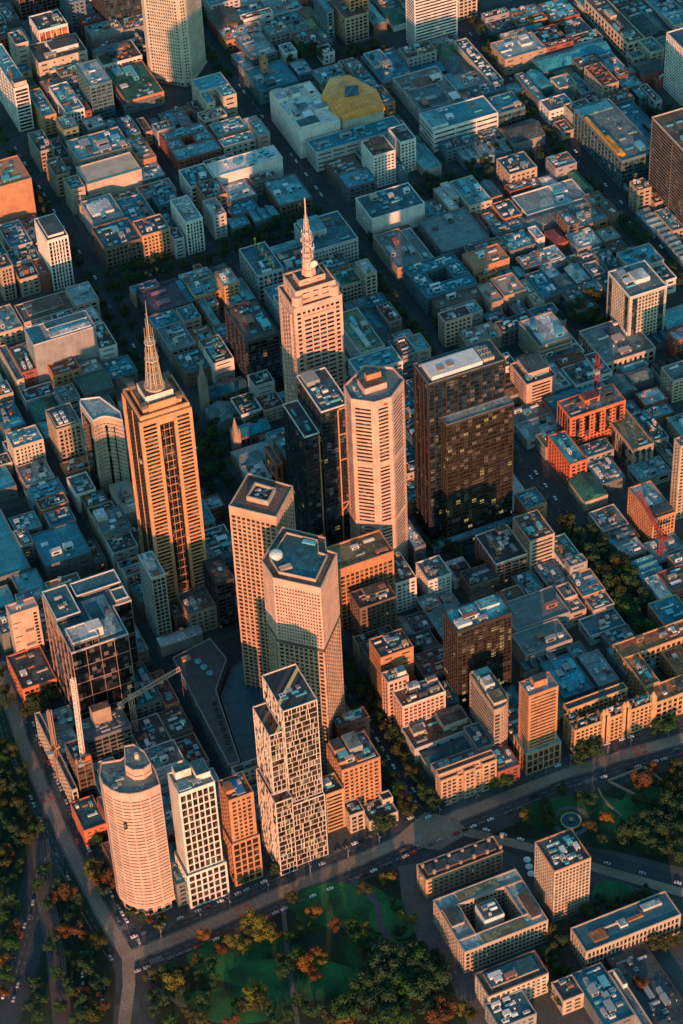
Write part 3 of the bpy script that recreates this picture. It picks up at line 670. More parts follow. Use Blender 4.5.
# --- black office slab pair with lit windows
def t_black():
    root = empty('tower_block', (155, 265, .12), 'broad black office tower with copper fins, white roof deck and many lit windows', 'tower')
    FOOT.append((119, 236, 186, 278)); fin = mat('fin_copper', (.06, .03, .022), .5, 'wall', amt=.1)
    p = rect(-35, -15, 26, 10); facade(root, p, 0, 155, (3.9, .6, 9.6, .3, .5), wm('nk'), gm('n')); simple_roof(root, p, 155, 'D', 'gd', .8)
    mb = MB()
    for i in range(7): mb.box(-30.5+i*9.2, -15.6, 0, -30.1+i*9.2, -14.9, 155.5)
    for y in (-14, -7.5, -1, 6): mb.box(-35.6, y, 0, -34.9, y+.4, 155.5)
    mb.build('fin', fin, root)
    mb = MB(); mb.box(-31, -12.5, 155, 9, 3.5, 158.6); mb.build('plant_room', mat('equip_white', (.62, .64, .62)), root)
    mb = MB(); mb.box(-32.5, 5, 155, 15, 7, 156.5); mb.build('walkway', wm('gy'), root)
    mb = MB(); mb.box(-24, -9, 158.6, -19, -4, 159.3); mb.build('roof_hatch', wm('tn'), root); mb = MB(); mb.box(-16, -8, 158.6, -11, -3, 159.3); mb.build('roof_hatch', wm('tn'), root)
    for i in range(2):
        for j in range(3): inst(EQ[('air_conditioner', 'c')], 'air_conditioner', root, (12.5+i*4.6, -9+j*5.2, 155), 0, (4, 4, 3))
    q = rect(-26, -25, 28, -15.7); facade(root, q, 0, 121, (3.7, .6, 3.2, .14, .4), wm('bw'), gm('l')); simple_roof(root, q, 121, 'P', 'gd', .6)
    r = rect(-40, -31, 33, -25.3); facade(root, r, 0, 9, 'c', wm('gd'), gm('b')); simple_roof(root, r, 9, 'T', 'gd', .6); FOOT.append((115, 234, 188, 240))
t_black()
# --- white irregular grid tower
def t_frame():
    root = empty('tower_block', (-87, 29, .12), 'stepped apartment tower wrapped in a white irregular window grid, facing the park', 'tower')
    FOOT.append((-105, 8, -68, 50)); rs = random.Random(11); w = wm('fr')
    sty = (5.0, .38, 3.4, .36, .5)
    for x0, y0, x1, y1, h in ((-92.3, 15, -69, 49, 150), (-102, 17, -92.6, 44, 130), (-104.5, 9, -92.6, 16.8, 74), (-104.5, 17.3, -102.3, 41, 74), (-92.3, 12, -69, 14.7, 62)):
        p = rect(x0+87, y0-29, x1+87, y1-29); facade(root, p, 0, h, sty, w, gm('l2'), rnd=rs, crown=.8)
        mb = MB(); mb.prism(inset(p, .5), h-4.5, h-4); mb.build('roof', rm('t'), root)
        mb = MB(); mb.ring(inset(p, -.1), inset(p, .3), h-.02, h+.3); mb.build('parapet', w, root)
        if h > 100:
            mb = MB(); n = 5
            for i in range(n+1): x = p[0][0]+(p[1][0]-p[0][0])*i/n; mb.box(x-.2, p[0][1]+.5, h-.3, x+.2, p[2][1]-.5, h-.05)
    mb = MB(); mb.box(-4.5, -9, 146.05, 17, 6, 148.6); mb.build('plant_room', rm('P'), root)
    clutter(root, -3, -8, 16, 5, 148.6, 8, rs, .5, 'wgt')
WALL['fr'] = (.62, .52, .44)
mat('glass_l2', (.03, .02, .014), .25, 'lit')
_gm = gm
def gm(k='d'): return MATS['glass_l2'] if k == 'l2' else _gm(k)
t_frame()
# --- curved ribbed tower by the junction
def t_curve():
    T(0, 700, 4.0176)
    pts = [(-208.8, 37), (-209, 30), (-206, 23), (-202, 18), (-197, 15), (-191, 13.2), (-185, 13), (-177, 14), (-175.3, 26), (-176, 38), (-182, 48), (-192, 44), (-204, 47)]
    root, lp = tower_poly('tower_block', 'curved pale pink ribbed concrete tower beside the Y-shaped road junction', pts, 124)
    facade(root, lp, 12, 124, (3.15, 2.15, 7, .5, .4), wm('pk'), gm('w'), crown=7)
    facade(root, inset(lp, 2.2), 0, 12, (6, 1, 5, 1.2, 1.5), wm('pk'), gm('k')); mb = MB(); mb.ring(inset(lp, -.3), inset(lp, 2.1), 10.4, 12); mb.build('skirt', wm('pk'), root)
    simple_roof(root, lp, 124, 'G', 'pk', 1.2)
    cx, cy = root.location.x, root.location.y
    q = [(x-cx, y-cy) for x, y in ((-193, 31), (-190, 25), (-184, 23), (-178, 25.5), (-178, 36), (-182, 45), (-188, 46))]
    q = ccw(q); facade(root, q, 124, 133, (9, 5, 40, 1, .5), wm('pk'), gm('k'), crown=5); simple_roof(root, q, 133, 'G', 'pk', .7)
    mb = MB(); mb.tube((0, 0, 133), (0, 0, 137), 1.6, 1.3, 12); mb.build('lift_motor_room', wm('cr'), root, (-184-cx, 34-cy, 0))
    clutter(root, -206-cx, 22-cy, -194-cx, 32-cy, 124, 3, random.Random(4), .5, 'ccg')
    mb = MB(); a = (-197-cx, 14.3-cy)
    for dx, z, w_ in ((-6, 92, 2.2), (6, 20, 4), (14, 116, 3)): mb.box(a[0]+dx, a[1]-.2 if dx > 0 else a[1]+2.0, z, a[0]+dx+w_, a[1]+.4 if dx > 0 else a[1]+2.8, z+(6 if dx < 0 else 1))
    mb.build('window', gm('k'), root)
t_curve()
# --- mirrored dark office block
def t_mirror():
    root = empty('office_block', (-158, 205, .12), 'dark mirrored office block with a roof terrace, behind the leaning white crane', 'office')
    FOOT.append((-183, 166, -127, 236)); w = wm('lg2')
    p = [(-24, -31), (17, -31), (17, -2), (30, -2), (30, 29), (-24, 29)]
    facade(root, p, 0, 92, (15, .45, 9.5, .3, .35), w, gm('k'), crown=.8)
    simple_roof(root, p, 92, 't', 'lg', 1.0)
    for x0, y0, x1, y1, h, rk in ((-24, -2, -6, 28, 97, 't'), (-4, 14, 29, 28, 96, 't'), (19, -1, 29, 11, 95, 't'), (-22, -30, -3, -14, 99, 'W')):
        q = rect(x0+.3, y0+.3, x1-.3, y1-.3); facade(root, q, 92, h, 'c', wm('gd'), gm('k')); simple_roof(root, q, h, rk, 'wh', .7)
    solid(root, 'terrace', rect(-2, -26, 15, 12), 92, 92.6, rm('P')); solid(root, 'terrace_pool', rect(0, -10, 8, 8), 92.6, 92.9, rm('t'))
    solid(root, 'lift_overrun', rect(-8, -24, 2, -15), 92.6, 100, wm('wh')); clutter(root, -20, 2, -9, 24, 97, 4, random.Random(9), .4, 'c'); clutter(root, 8.5, -24, 14, 10, 92.6, 4, random.Random(3), .4, 'dg')
WALL['lg2'] = (.30, .20, .17)
t_mirror()
# --- concave pale tower
def t_concave():
    arc = [(-84+20*t, 404-9*t+5.5*math.sin(math.pi*t)) for t in [i/8 for i in range(9)]]
    pts = arc+[(-62, 405), (-70, 428), (-84, 432), (-86, 428)]
    root, lp = tower_poly('tower_block', 'pale tower with concave curved roof edge and two dark slots, left of the orange spire', pts, 78)
    facade(root, lp, 0, 78, (3.7, 3.3, 60, .5, .4), wm('cb'), gm('d'), crown=6); simple_roof(root, lp, 78, 'P', 'wh', 1)
    cx, cy = root.location.x, root.location.y
    for t in (.45, .72):
        mb = MB(); x = -84+20*t-cx; y = 404-9*t+5.5*math.sin(math.pi*t)-cy; mb.box(x, y-.9, 6, x+2.2, y+.6, 70); mb.build('slot_window', gm('k'), root)
    mb = MB(); mb.box(-86.6-cx, 408-cy, 0, -85.6-cx, 424-cy, 72); mb.build('side_glazing', gm('k'), root)
t_concave()
# --- gold faceted retail roof
def t_gold():
    root = empty('shopping_centre', (288, 765, .12), 'faceted gold metal roof of a shopping centre with a dark diamond skylight', 'building')
    FOOT.append((266, 736, 311, 800)); go = mat('gold_panels', (.88, .30, .05), .45, 'seam', amt=.12)
    P = [(-20, -29), (19, -31), (24, -2), (12, 30), (-6, 34), (-24, 12), (-24, -14)]
    facade(root, [(x*.96, y*.96) for x, y in P], 0, 30, 's', wm('cr'), gm('d'))
    top = [(-9, -8), (8, -11), (11, 0), (6, 16), (-3, 18), (-11, 9), (-12, -3)]
    mb = MB(); n = 7
    for i in range(n):
        j = (i+1) % n; mb.quad((*P[i], 30.1), (*P[j], 30.1), (*P[j], 33), (*P[i], 33)); c = ((P[i][0]+P[j][0])/2*.74, (P[i][1]+P[j][1])/2*.74, 36.6)
        mb.quad((*P[i], 33), (*P[j], 33), c); mb.quad((*P[j], 33), (*top[j], 37.5), c); mb.quad((*top[j], 37.5), (*top[i], 37.5), c); mb.quad((*top[i], 37.5), (*P[i], 33), c)
    mb.quad(*[(*p, 37.5) for p in top]); mb.build('roof', go, root)
    mb = MB(); d = [(-9, -6), (4, -9), (9, 5), (-2, 8)]; mb.prism(d, 37.4, 38.2); mb.build('skylight', gm('b'), root)
    mb = MB(); mb.tube((0, 0, 37.4), (0, 0, 38.4), 3.2, 2.9, 16); mb.build('roof_vent', wm('oc'), root, (-3, 13, 0))
    mb = MB(); mb.box(-1, -1, 38, 1, 1, 40.5); mb.build('vent', go, root, (10, -2, -1))
t_gold()
# --- churches
def church(x, y, L, W, th, label, rk='t', flip=1):
    root = empty('church', (x, y, .12), label, 'church'); w = wm('br')
    mb = MB(); mb.prism(rect(0, -W/2, L, W/2), 0, 11); mb.build('nave', w, root); roof_pitch(root, 0, -W/2, L, W/2, 11, rk, 'm', random)
    mb = MB(); mb.prism(rect(L*.55, -W, L*.75, -W/2-.45), 0, 9); mb.prism(rect(L*.55, W/2+.45, L*.75, W), 0, 9); mb.build('transept', w, root)
    mb = MB()
    for i in range(6): mb.box(2+i*L/6.5, -W/2-.12, 3, 3.6+i*L/6.5, -W/2-.01, 8.5)
    mb.build('window', gm('k'), root)
    t = MB(); s = 3.2; t.prism(rect(-2*s, -W/2-s, 0-.3, -W/2+s), 0, th*.55); t.build('tower', wm('tn'), root)
    c = (-s-.15, -W/2); mb = MB(); r = s*1.05; k = len(mb.v)
    for i in range(8):
        a0, a1 = math.pi/4*i+.39, math.pi/4*(i+1)+.39
        mb.quad((c[0]+r*math.cos(a0), c[1]+r*math.sin(a0), th*.55), (c[0]+r*math.cos(a1), c[1]+r*math.sin(a1), th*.55), (c[0], c[1], th))
    mb.build('spire', wm('tn'), root)
    for dx in (-1, 1):
        for dy in (-1, 1): mb = MB(); mb.tube((c[0]+dx*(s-.5), c[1]+dy*(s-.5), th*.54), (c[0]+dx*(s-.5), c[1]+dy*(s-.5), th*.72), .6, .05, 6); mb.build('pinnacle', wm('tn'), root)
    FOOT.append((x-8, y-W-1, x+L, y+W+1))
church(27, 470, 34, 15, 56, "brown stone church with a tall slender spire and blue-grey roof behind the central towers")
church(32, 416, 26, 14, 34, "small brown church with short pinnacled tower among trees, left of the dark glass tower", "C")
# ================================================================== boulevard front row (nearest, most detail)
T(170, 640, 4.0176)
K(35, 625, 540, 180, 112, (6.6, .9, 3.9, .8, 1.0), 'wh', 'G', 'slim white framed apartment tower right of the curved pink tower', hero=True, gl='w', n=3,
  top=((.05, .1, .4, .5, 1, 'wh', 'T'), (.12, .62, .55, .98, 7, 'wh', 't'), (.6, .3, .98, .95, 5, 'wh', 't')), podium=(1.6, 34), slab='l')
K(235, 650, 570, 335, 85, (3.8, 1.5, 3.4, 1.3, 2.2), 'ob', 'B', 'orange tower with a blue rooftop pool, beside the slim white framed apartment tower', hero=True, gl='w', n=3,
  podium=(1.2, 44), top=((.4, .1, .75, .8, .9, 'wh', 'pool'), (.05, .3, .4, .65, 3, 'ob', 'O')))
T(272, 660)
K(340, 545, 410, 528, 50, (3.7, 1.6, 3.7, 1.5, 1.7), 'ob', 'G', 'orange hotel block with square punched windows and cluttered stepped roof by the tree-lined street', hero=True, gl='k', n=7,
  top=((.05, .55, .32, .95, 5, 'ob', 'D'), (.38, .4, .72, .95, 6, 'gy', 'G'), (.0, .2, .25, .4, 3, 'ob', 'D'), (.45, .08, .6, .3, 2, 'ob', 'B')))
K(320, 335, 285, 475, 46, 'b', 'rd', 'B', 'plain red-brick block with cream roof boxes behind the orange hotel block', n=5, top=((.3, .35, .6, .75, 3.5, 'wh', 'P'),))
K(255, 668, 590, 350, 38, (3.7, 1.6, 8, 2.5, 1.5), 'oc', 'D', 'narrow ochre building squeezed right of the white irregular grid tower', hero=True, gl='k', n=3, top=((.1, .45, .6, .8, 3, 'wh', 'P'),), par=1.4)
K(352, 775, 690, 452, 18, (3.8, 1.3, 3.6, 1.2, 1.5), 'cb', 'D', 'low cream office with a dark roof garden, in front of the orange hotel block', hero=True, gl='k', n=6)
K(475, 795, 715, 615, 9, 'w', 'cr', 'D', 'small cream pavilion with a dark panelled roof at the corner of the tree-lined street', hero=True, gl='k', n=3)
K(540, 690, 650, 590, 14, 'w', 'cr', 'D', 'little cream annexe tucked behind the small corner pavilion', n=1)
T(340, 660, 4.0176)
K(405, 490, 455, 630, 27, (3.6, 1.5, 3.3, 1.2, 1.5), 't2', 'B', 'ochre apartment house with four projecting bays facing the boulevard', hero=True, gl='k', n=4,
  wings=((0, 0, .31, .42, 0), (.31, .16, .42, .42, -4), (.42, 0, .62, .42, .5), (.62, .16, .74, .42, -4), (.74, 0, 1, .42, 1), (0, .42, 1, 1, 2.5)))
K(300, 362, 275, 542, 14, 'b', 'lg', 'B', 'low grey-walled building with brown roofs and cream boxes behind the ochre bay-fronted house', n=5, top=((.1, .5, .3, .85, 3, 'cr', 'G'), (.55, .3, .95, .95, 5, 'cr', 'D')))
K(258, 205, 130, 432, 34, (3.6, 1.4, 3.4, 1.1, 1.6), 'pk', 'B', 'whitish-pink block with brown roof and orange side wall, mid way up the tree-lined street', hero=True, gl='w', n=6, cop='wh', top=((.3, .6, .55, .95, 5, 'wh', 'P'), (.75, .7, .98, .95, 4, 'pk', 'G')))
K(205, 118, 55, 290, 44, 'v', 'pk', 'P', 'ribbed pale block with grey roof directly behind the whitish-pink block', n=4, top=((.55, .2, .95, .7, 4, 'wh', 'T'),))
T(272, 495)
K(530, 800, 710, 690, 50, 'b', 'ob', 'D', 'orange-walled brick block with a dark cluttered roof in front of the brown hotel', n=9, gl='k')
K(428, 560, 480, 608, 44, (3.6, 1.6, 3.4, 1.4, 1.6), 'br', 'D', 'small brown building with grid windows in front of the mossy-roofed orange block', n=5, top=((.3, .4, .9, .9, 3, 'tn', 'D'),))
K(325, 372, 265, 594, 62, (3.8, 1.2, 3.8, 1.1, 1.4), 'ob', 'V', 'orange block with a long mossy green roof at the foot of the octagonal tower', n=3, gl='w', crown=7, par=1.4)
K(603, 440, 315, 705, 30, 'g', 'wh', 'B', 'white gridded building with brown roof right of the mossy-roofed block', n=5)
T(408, 660)
K(420, 250, 70, 512, 52, (3.6, 1.3, 50, .6, .8), 'tn', 'G', rnd=9, label='grey-brown office with rounded glass corner and white domed plant roof facing the boulevard', n=4, gl='b', crown=5, top=((.12, .1, .8, .4, 3, 'cr', 'V'), (.2, .5, .7, .72, 5, 'wh', 'W'), (.15, .8, .9, .95, 4, 'bl', 'U')))
T(510, 650, 3.948)
K(75, 187, 130, 191, 76, (3.3, 1.7, 40, 1.0, 1.6), 'ob', 'P', 'slim orange banded tower standing on a wider arcaded podium by the boulevard', n=2, gl='w', podium=(2.4, 22), top=((.3, .35, .75, .8, 6, 'ob', 'D'),))
# --- grand hotel
T(543, 660)
x0, y0, x1, y1 = span(155, 350, 240, 545, 24)
HX = x1
build(x0, y0, x1, y1, 24, (3.9, 1.4, 3.3, 1.1, 1.4), 'oc', 'D', 'long ornate Victorian hotel with paired turrets facing the boulevard, nearer half', hero=True, gl='k', n=5, cop='oc', cat='hotel', name='grand_hotel', group=None,
      wings=((0, 0, 1, .38, 0), (0, .385, .14, .72, 0), (.05, .725, .8, 1, 3)))
FOOT.append((x0, y0, x1, y1))
hr = bpy.data.objects[[o.name for o in COL.objects if o.name.startswith('grand_hotel')][0]]
for f in (.36, .40, .62, .66, .985):
    mb = MB(); X = -(x1-x0)/2+(x1-x0)*f; Y = -(y1-y0)/2
    mb.box(X-1.8, Y-1.2, 0, X+1.8, Y+2.4, 29.5); mb.box(X-2.1, Y-1.5, 29.5, X+2.1, Y+2.7, 30.3); mb.tube((X, Y+.6, 30.3), (X, Y+.6, 35), 2.2, .25, 8); mb.build('turret', wm('oc'), hr)
for i in range(16):
    mb = MB(); X = -(x1-x0)/2+(i+.5)*(x1-x0)/16; mb.box(X-.7, -(y1-y0)/2+1.5+(i % 2)*5, 24.9, X+.7, -(y1-y0)/2+3+(i % 2)*5, 28); mb.build('chimney', wm('br'), hr)
x2, y2, x3, y3 = span(552, 232, 10, 800, 22)
build(HX+1, y0+.6, HX+62, y0+62, 21, (4.2, 1.4, 4.2, 1.5, 1.6), 'oc', 'O', 'cream arcaded wing with orange tiled roofs continuing the ornate hotel to the right', hero=True, gl='k', n=4, wings=((0, 0, 1, .25, 0), (0, .255, .2, .75, 1), (0, .755, 1, 1, 0), (.5, .255, .75, .74, -7)))
FOOT.append((HX+1, y0, HX+62, y0+62))
# ================================================================== treasury precinct
T(340, 840, 4.0176)
K(345, 168, 105, 655, 18, (4.4, 1.9, 3.9, 1.6, 1.6), 't2', 'B', 'long sandstone treasury palazzo with chimneys and low hipped roof on the park side', hero=True, gl='k', rt='f', n=0, par=1.3, top=((.06, .25, .94, .8, 1.5, 'br', 'D'),), cat='palazzo', name='palazzo')
tr = [o for o in COL.objects if o.name.startswith('palazzo') and not o.parent][0]
for i in range(14):
    mb = MB(); mb.box(-.9, -.6, 18, .9, .6, 21.5+(i % 3)*.5); mb.box(-1.1, -.8, 21, 1.1, .8, 21.4); mb.build('chimney', wm('tn'), tr, (-30+i*4.8, -4+(i % 2)*8, 0))
K(500, 455, 245, 836, 22, (3.7, 1.3, 2.9, .8, 1.2), 'cb', 'P', 'square government building round a sunken courtyard, pale green roof', hero=True, gl='k', n=0, cat='government building', name='government_building',
  wings=((0, 0, 1, .22, 0), (0, .222, .22, .78, 0), (.78, .222, 1, .78, 0), (0, .782, 1, 1, 0)), top=((.24, .02, .76, .17, .5, 'cr', 'V'), (.25, .83, .74, .96, .5, 'cr', 'V'), (.02, .45, .17, .78, 2.2, 'tn', 'D'), (.84, .1, .96, .55, 2.2, 'tn', 'B')))
gv = [o for o in COL.objects if o.name.startswith('government_building') and not o.parent][0]
mb = MB(); mb.prism(rect(-8, -8, 6, 6), 0, 25); mb.build('courtyard_tower', wm('wh'), gv); mb = MB(); mb.prism(rect(-7.4, -7.4, 5.4, 5.4), 25, 25.4); mb.build('roof', rm('D'), gv); clutter(gv, -7, -7, 5, 5, 25.4, 4, random.Random(1), .5, 'wg')
K(597, 632, 540, 838, 20, (3.7, 1.6, 3.6, 1.6, 1.6), 'cr', 'D', 'cream mansard-roofed offices below the square government building', hero=True, gl='k', n=3, top=((.1, .25, .9, .85, 1.2, 'tn', 't'),), cop='br')
T(510, 820, 3.948)
K(175, 208, 90, 320, 52, (3.4, 1.2, 2.4, .8, 1.0), 'cb', 'D', 'box-shaped tan office tower with square windows on the lawn beside the courtyard building', hero=True, gl='w', n=9, cop='ob', pal='wwgt')
K(300, 525, 430, 675, 19, (6.4, 1.2, 2.8, 1.1, 1.4), 'cb', 'tS', 'long low tan office slab with a flat blue-grey roof, bottom right', hero=True, gl='k', n=1, cop='cb', top=((.12, .2, .27, .6, 1.6, 'br', 'O'), (.42, .35, .5, .62, 1.6, 'wh', 'P'), (.52, .45, .68, .58, .8, 'ob', 'O'), (.7, .6, .9, .82, 2, 'cr', 'P')))
K(210, 720, 645, 292, 14, 'w', 'cb', 'D', 'small cream cottage-like office at the bottom edge left of a teal-roofed hall', n=2, hero=True)
K(300, 850, 640, 492, 12, 'b', 'gd', 'C', 'wide teal-roofed hall with rows of white vents at the bottom edge', n=11, pal='wwtg')
K(500, 860, 618, 575, 12, 'w', 'cr', 'G', 'pale service building with a framed roof tank at the bottom edge', n=3, top=((.45, .7, .95, .95, 4, 'wh', 'D'),))
K(590, 900, 515, 760, 6, 'b', 'dk', 'D', 'low dark flat-roofed depot with evenly spaced hatches in the bottom right corner', n=10, pal='gggd')
T(340, 840, 4.0176)
K(640, 760, 625, 790, 14, 'w', 'gy', 't', 'grey building with teal roof and white dormers at the bottom edge under the cream offices', n=6, pal='www')
# ================================================================== right-hand middle
T(443, 480, 2.846)
K(40, 435, 375, 197, 80, (3.7, .6, 3.2, .3, .6), 'bw', 'U', 'glassy apartment tower with glinting yellow balconies and bright blue roof', gl='l', n=3, top=((.05, .1, .3, .42, 3, 'wh', 'W'), (.22, .3, .48, .75, 3.5, 'wh', 'T'), (.55, .5, .9, .9, 2, 'wh', 'T')))  # yellow balcony glints are put in as glowing cells of the glazing
K(150, 243, 160, 242, 22, (3.6, 1.0, 5.5, .9, 1.2), 'rb', 'D', 'red and white banded office block with a pale edged roof below the black tower', hero=True, gl='w', n=5, cop='wh', top=((.25, .35, .4, .9, 3.5, 'pk', 'B'), (.6, .8, .9, .98, 3, 'pk', 'B')))
K(248, 178, 110, 318, 36, (3.6, 1.9, 30, .8, 1.6), 'cb', 'B', 'taller cream banded block joined to the right of the red and white offices', gl='k', n=6)
K(185, 352, 318, 238, 15, 'b', 'tn', 'BS', 'small brown-roofed hall left of the big grey-roofed theatre complex', n=1)
K(207, 432, 350, 362, 17, 'b', 'gy', 'GS', 'big grey flat-roofed theatre hall with crisp seams, rear section', n=1)
K(235, 502, 442, 368, 17, (4, 2, 12, 1, 2), 'gy', 'GS', 'front section of the grey theatre complex with a striped street wall', n=3)
K(318, 400, 368, 408, 14, 'b', 'tn', 'G', 'narrow tan link building at the right end of the grey theatre hall', n=2)
K(362, 362, 305, 398, 17, 'w', 'pk', 'G', 'small pinkish turret-like block with a grey roof beside the ochre theatre', n=2)
K(398, 335, 275, 462, 14, 'w', 'oc', 'T', 'ornate ochre theatre front glowing by the dark tree-lined street', hero=True, gl='k', n=3)
K(380, 275, 228, 430, 22, 'b', 'gy', 'G', 'plain grey concrete box above the ornate ochre theatre', n=1, top=((.2, .2, .8, .8, .6, 'gy', 'P'),))
K(420, 448, 400, 520, 9, 'b', 'lg', 't', 'low white-walled building with dark teal roof near the street trees', n=3)
K(345, 625, 525, 432, 13, 'b', 'te', 'U', 'bright teal glass-roofed hall behind the ornate hotel', n=5, rt='f', pal='ttg')
K(445, 590, 505, 502, 12, 'b', 'gy', 'P', 'grey pale-roofed building between two teal-roofed halls behind the hotel', n=3)
K(520, 555, 482, 605, 12, 'b', 'bl', 'U', 'vivid blue-roofed building with a small dark courtyard near the street trees', n=2, wings=((0, 0, 1, .3, 0), (0, .305, .25, .7, 0), (.75, .305, 1, .7, 0), (0, .705, 1, 1, 0)), par=.5)
K(598, 115, 25, 662, 30, (3.3, 1.1, 2.5, .9, 1.2), 'ob', 'P', 'glowing orange brick warehouse block with white roof, right of the tree-lined street', hero=True, gl='k', n=2, top=((.1, .05, .95, .3, 2.6, 'dk', 'D'),), pal='ww')
K(640, 430, 355, 720, 11, 'w', 'oc', 'C', 'ochre terrace with blue roof at the right edge beside the avenue', n=3, hero=True)
K(455, 150, 95, 528, 8, 'b', 'cr', 'G', 'row house with cream parapet left of the glowing brick warehouse', n=4)
K(480, 190, 150, 560, 7, 'b', 'br', 'T', 'teal-roofed shop row just below the cream parapet row house', n=4)
K(515, 225, 185, 580, 8, 'b', 'gy', 'P', 'small shop building with white skylights just left of the red crane mast', n=5, pal='ww')
K(600, 240, 185, 700, 9, 'b', 'te', 'T', 'wide pale-teal roofed shed under the red crane arm at right edge', n=3)
K(570, 290, 240, 640, 8, 'b', 'cr', 'T', 'white and teal striped roof shed beside the avenue trees', rt='z')
K(650, 320, 250, 740, 12, 'w', 'rd', 'B', 'red-brown brick corner building at right edge above the avenue', n=3)
K(30, 290, 240, 90, 8, 'b', 'lg', 'D', 'low dark-roofed building with a pale L-shaped rim left of the red and white offices', n=2, top=((.0, .0, .2, 1, .7, 'wh', 'W'), (.2, .8, 1, 1, .7, 'wh', 'W')))
T(408, 495)
K(98, 425, 335, 212, 22, (3.6, 1.6, 3.2, 1.3, 1.5), 'wh', 'G', 'white hotel building with a stepped grey roof in the lower centre', n=5, cop='wh')
K(92, 590, 505, 180, 9, 'b', 'gy', 'T', 'low teal-roofed building just below the white hotel building', n=4)
K(195, 560, 500, 255, 8, 'b', 'gy', 'P', 'low pale-roofed shed left of the glassy balcony tower', n=2)
K(30, 680, 600, 140, 8, 'b', 'gd', 't', 'low dark-teal roofed workshop between white hotel and glassy tower', n=6)
K(20, 775, 700, 150, 8, 'b', 'gd', 'D', 'low dark building beside small trees left of the glassy balcony tower', n=4)
# --- right upper middle
T(543, 165)
K(425, 650, 525, 605, 52, (3.5, 1.2, 3.0, .9, 2.2), 'cr', 'G', 'cream concrete tower with dark green vertical panels and a white roof box', gl='b', n=3, top=((.35, .35, .75, .7, 4, 'wh', 'W'),), cop='wh', hero=True)
K(540, 330, 235, 600, 7, 's', 'bl', 'P', 'glass-roofed market pavilion, rearmost of three by the brown tower', rt='z')
K(615, 395, 320, 665, 7, 's', 'bl', 'P', 'glass-roofed market pavilion, middle of three by the brown tower', rt='z')
K(685, 480, 385, 740, 7, 's', 'bl', 'P', 'glass-roofed market pavilion, nearest of three by the brown tower', rt='z')
K(463, 130, 85, 530, 26, 'w', 'tn', 'B', 'ornate brown corner building with stacked arches left of the glass pavilions', gl='k', n=3)
K(165, 312, 252, 320, 9, 'b', 'ob', 'P', 'low orange-walled building with pale roof in the upper right', n=3)
K(60, 388, 325, 125, 8, 's', 'rd', 'M', 'dark red tiled hipped-roof house in the upper right', rt='p')
K(165, 418, 345, 290, 9, 'b', 'gy', 'W', 'white-roofed building right of the dark red tiled house', n=4, pal='wgt')
K(300, 378, 325, 380, 9, 'b', 'ob', 'P', 'small orange-sided shop with grey roof near the leafy corner', n=2)
K(335, 432, 385, 415, 8, 'b', 'br', 'B', 'small brown-roofed shop above the cream and green tower', n=2)
K(390, 458, 415, 472, 8, 'b', 'bl', 'T', 'little blue-grey roofed shop just above the cream and green tower', n=1)
K(240, 545, 488, 305, 8, 'b', 'lg', 'G', 'grey-roofed shop at the left shoulder of the cream and green tower', n=1)
K(165, 578, 505, 232, 10, 's', 'rd', 'T', 'shop with dark red sides and teal gabled roof', rt='m')
K(215, 632, 588, 292, 8, 'b', 'gy', 'T', 'teal-roofed shop above the dark tree clump', n=2)
K(30, 560, 500, 90, 7, 'b', 'gy', 'W', 'tiny white-roofed shop among teal roofs in the upper right', n=1)
K(20, 290, 190, 140, 0.1+10, 'b', 'te', 'P', 'long pale flat-roofed warehouse rear half, upper right', n=2) if 0 else None
T(443, 0, 2.846)
K(240, 615, 562, 412, 9, 'b', 'wh', 'P', 'long pale-roofed warehouse with a white clerestory wall in the upper right', n=1, top=((.6, .5, .8, .95, 2, 'wh', 'W'),))
K(250, 650, 618, 420, 8, 's', 'gy', 'G', 'long grey-roofed shed parallel to the pale-roofed warehouse', rt='m')
K(190, 500, 455, 268, 18, 'w', 'cb', 't', 'cream block of flats with recessed balconies above the pale-roofed warehouse', n=5)
K(190, 548, 525, 250, 9, 'w', 'rd', 'G', 'small pinkish-red building at the foot of the cream flats', n=3)
K(238, 540, 505, 280, 8, 'b', 'br', 'T', 'small red-brown shop with green roof beside the pinkish-red building', n=2)
K(75, 590, 520, 140, 14, 'w', 'cr', 'T', 'square cream office with teal roof and orange-lit windows left of the cream flats', gl='w', n=4)
K(20, 600, 540, 45, 14, 'b', 'tn', 'W', 'narrow brown building with bright white roof left of the square cream office', n=1)
K(640, 375, 315, 900, 82, (3.3, 1.9, 3.6, .45, 2), 'tn', 'B', 'tall brown office tower with fine horizontal bands cut by the right edge', gl='k', n=3, top=((.3, .25, .6, .6, 5, 'wh', 'B'),), keep=True) if 0 else None
# ================================================================== upper right blocks
T(543, 0)
K(735, 790, 575, 900, 82, (3.3, 1.2, 30, .7, 1.2), 'brd', 'B', 'tall brown office tower with fine bands cut by the right edge', gl='k', n=3, cop='cr')
K(740, 300, 162, 850, 58, (3.4, 1.3, 2.8, .9, 1.2), 'wh', 't', 'tall white gridded tower at the right edge, upper corner', gl='k', n=2)
K(385, 790, 535, 560, 28, (4, .8, 6, .5, .6), 'te', 'G', 'dark teal glass store with bold orange stripe on its roof', gl='b', n=6, top=((.02, .1, .1, .8, 2.5, 'go', 'gold'), (.1, .08, .2, .42, 2.5, 'go', 'gold'), (.0, .84, .9, .98, 1.2, 'bl', 'U')), cop='bl', pal='ggt')
K(412, 215, 0, 500, 17, (4.5, 1.6, 6, 1.6, 1.6), 'cr', 'B', 'long cream hospital-like wing running up the top right', n=9, top=((.3, .5, .6, .66, 4, 'cr', 'P'), (.1, .1, .5, .2, 2, 'cr', 'G')))
K(525, 262, 190, 592, 17, 'w', 'cr', 'G', 'cream block with windowed side next to the white gridded tower', n=3)
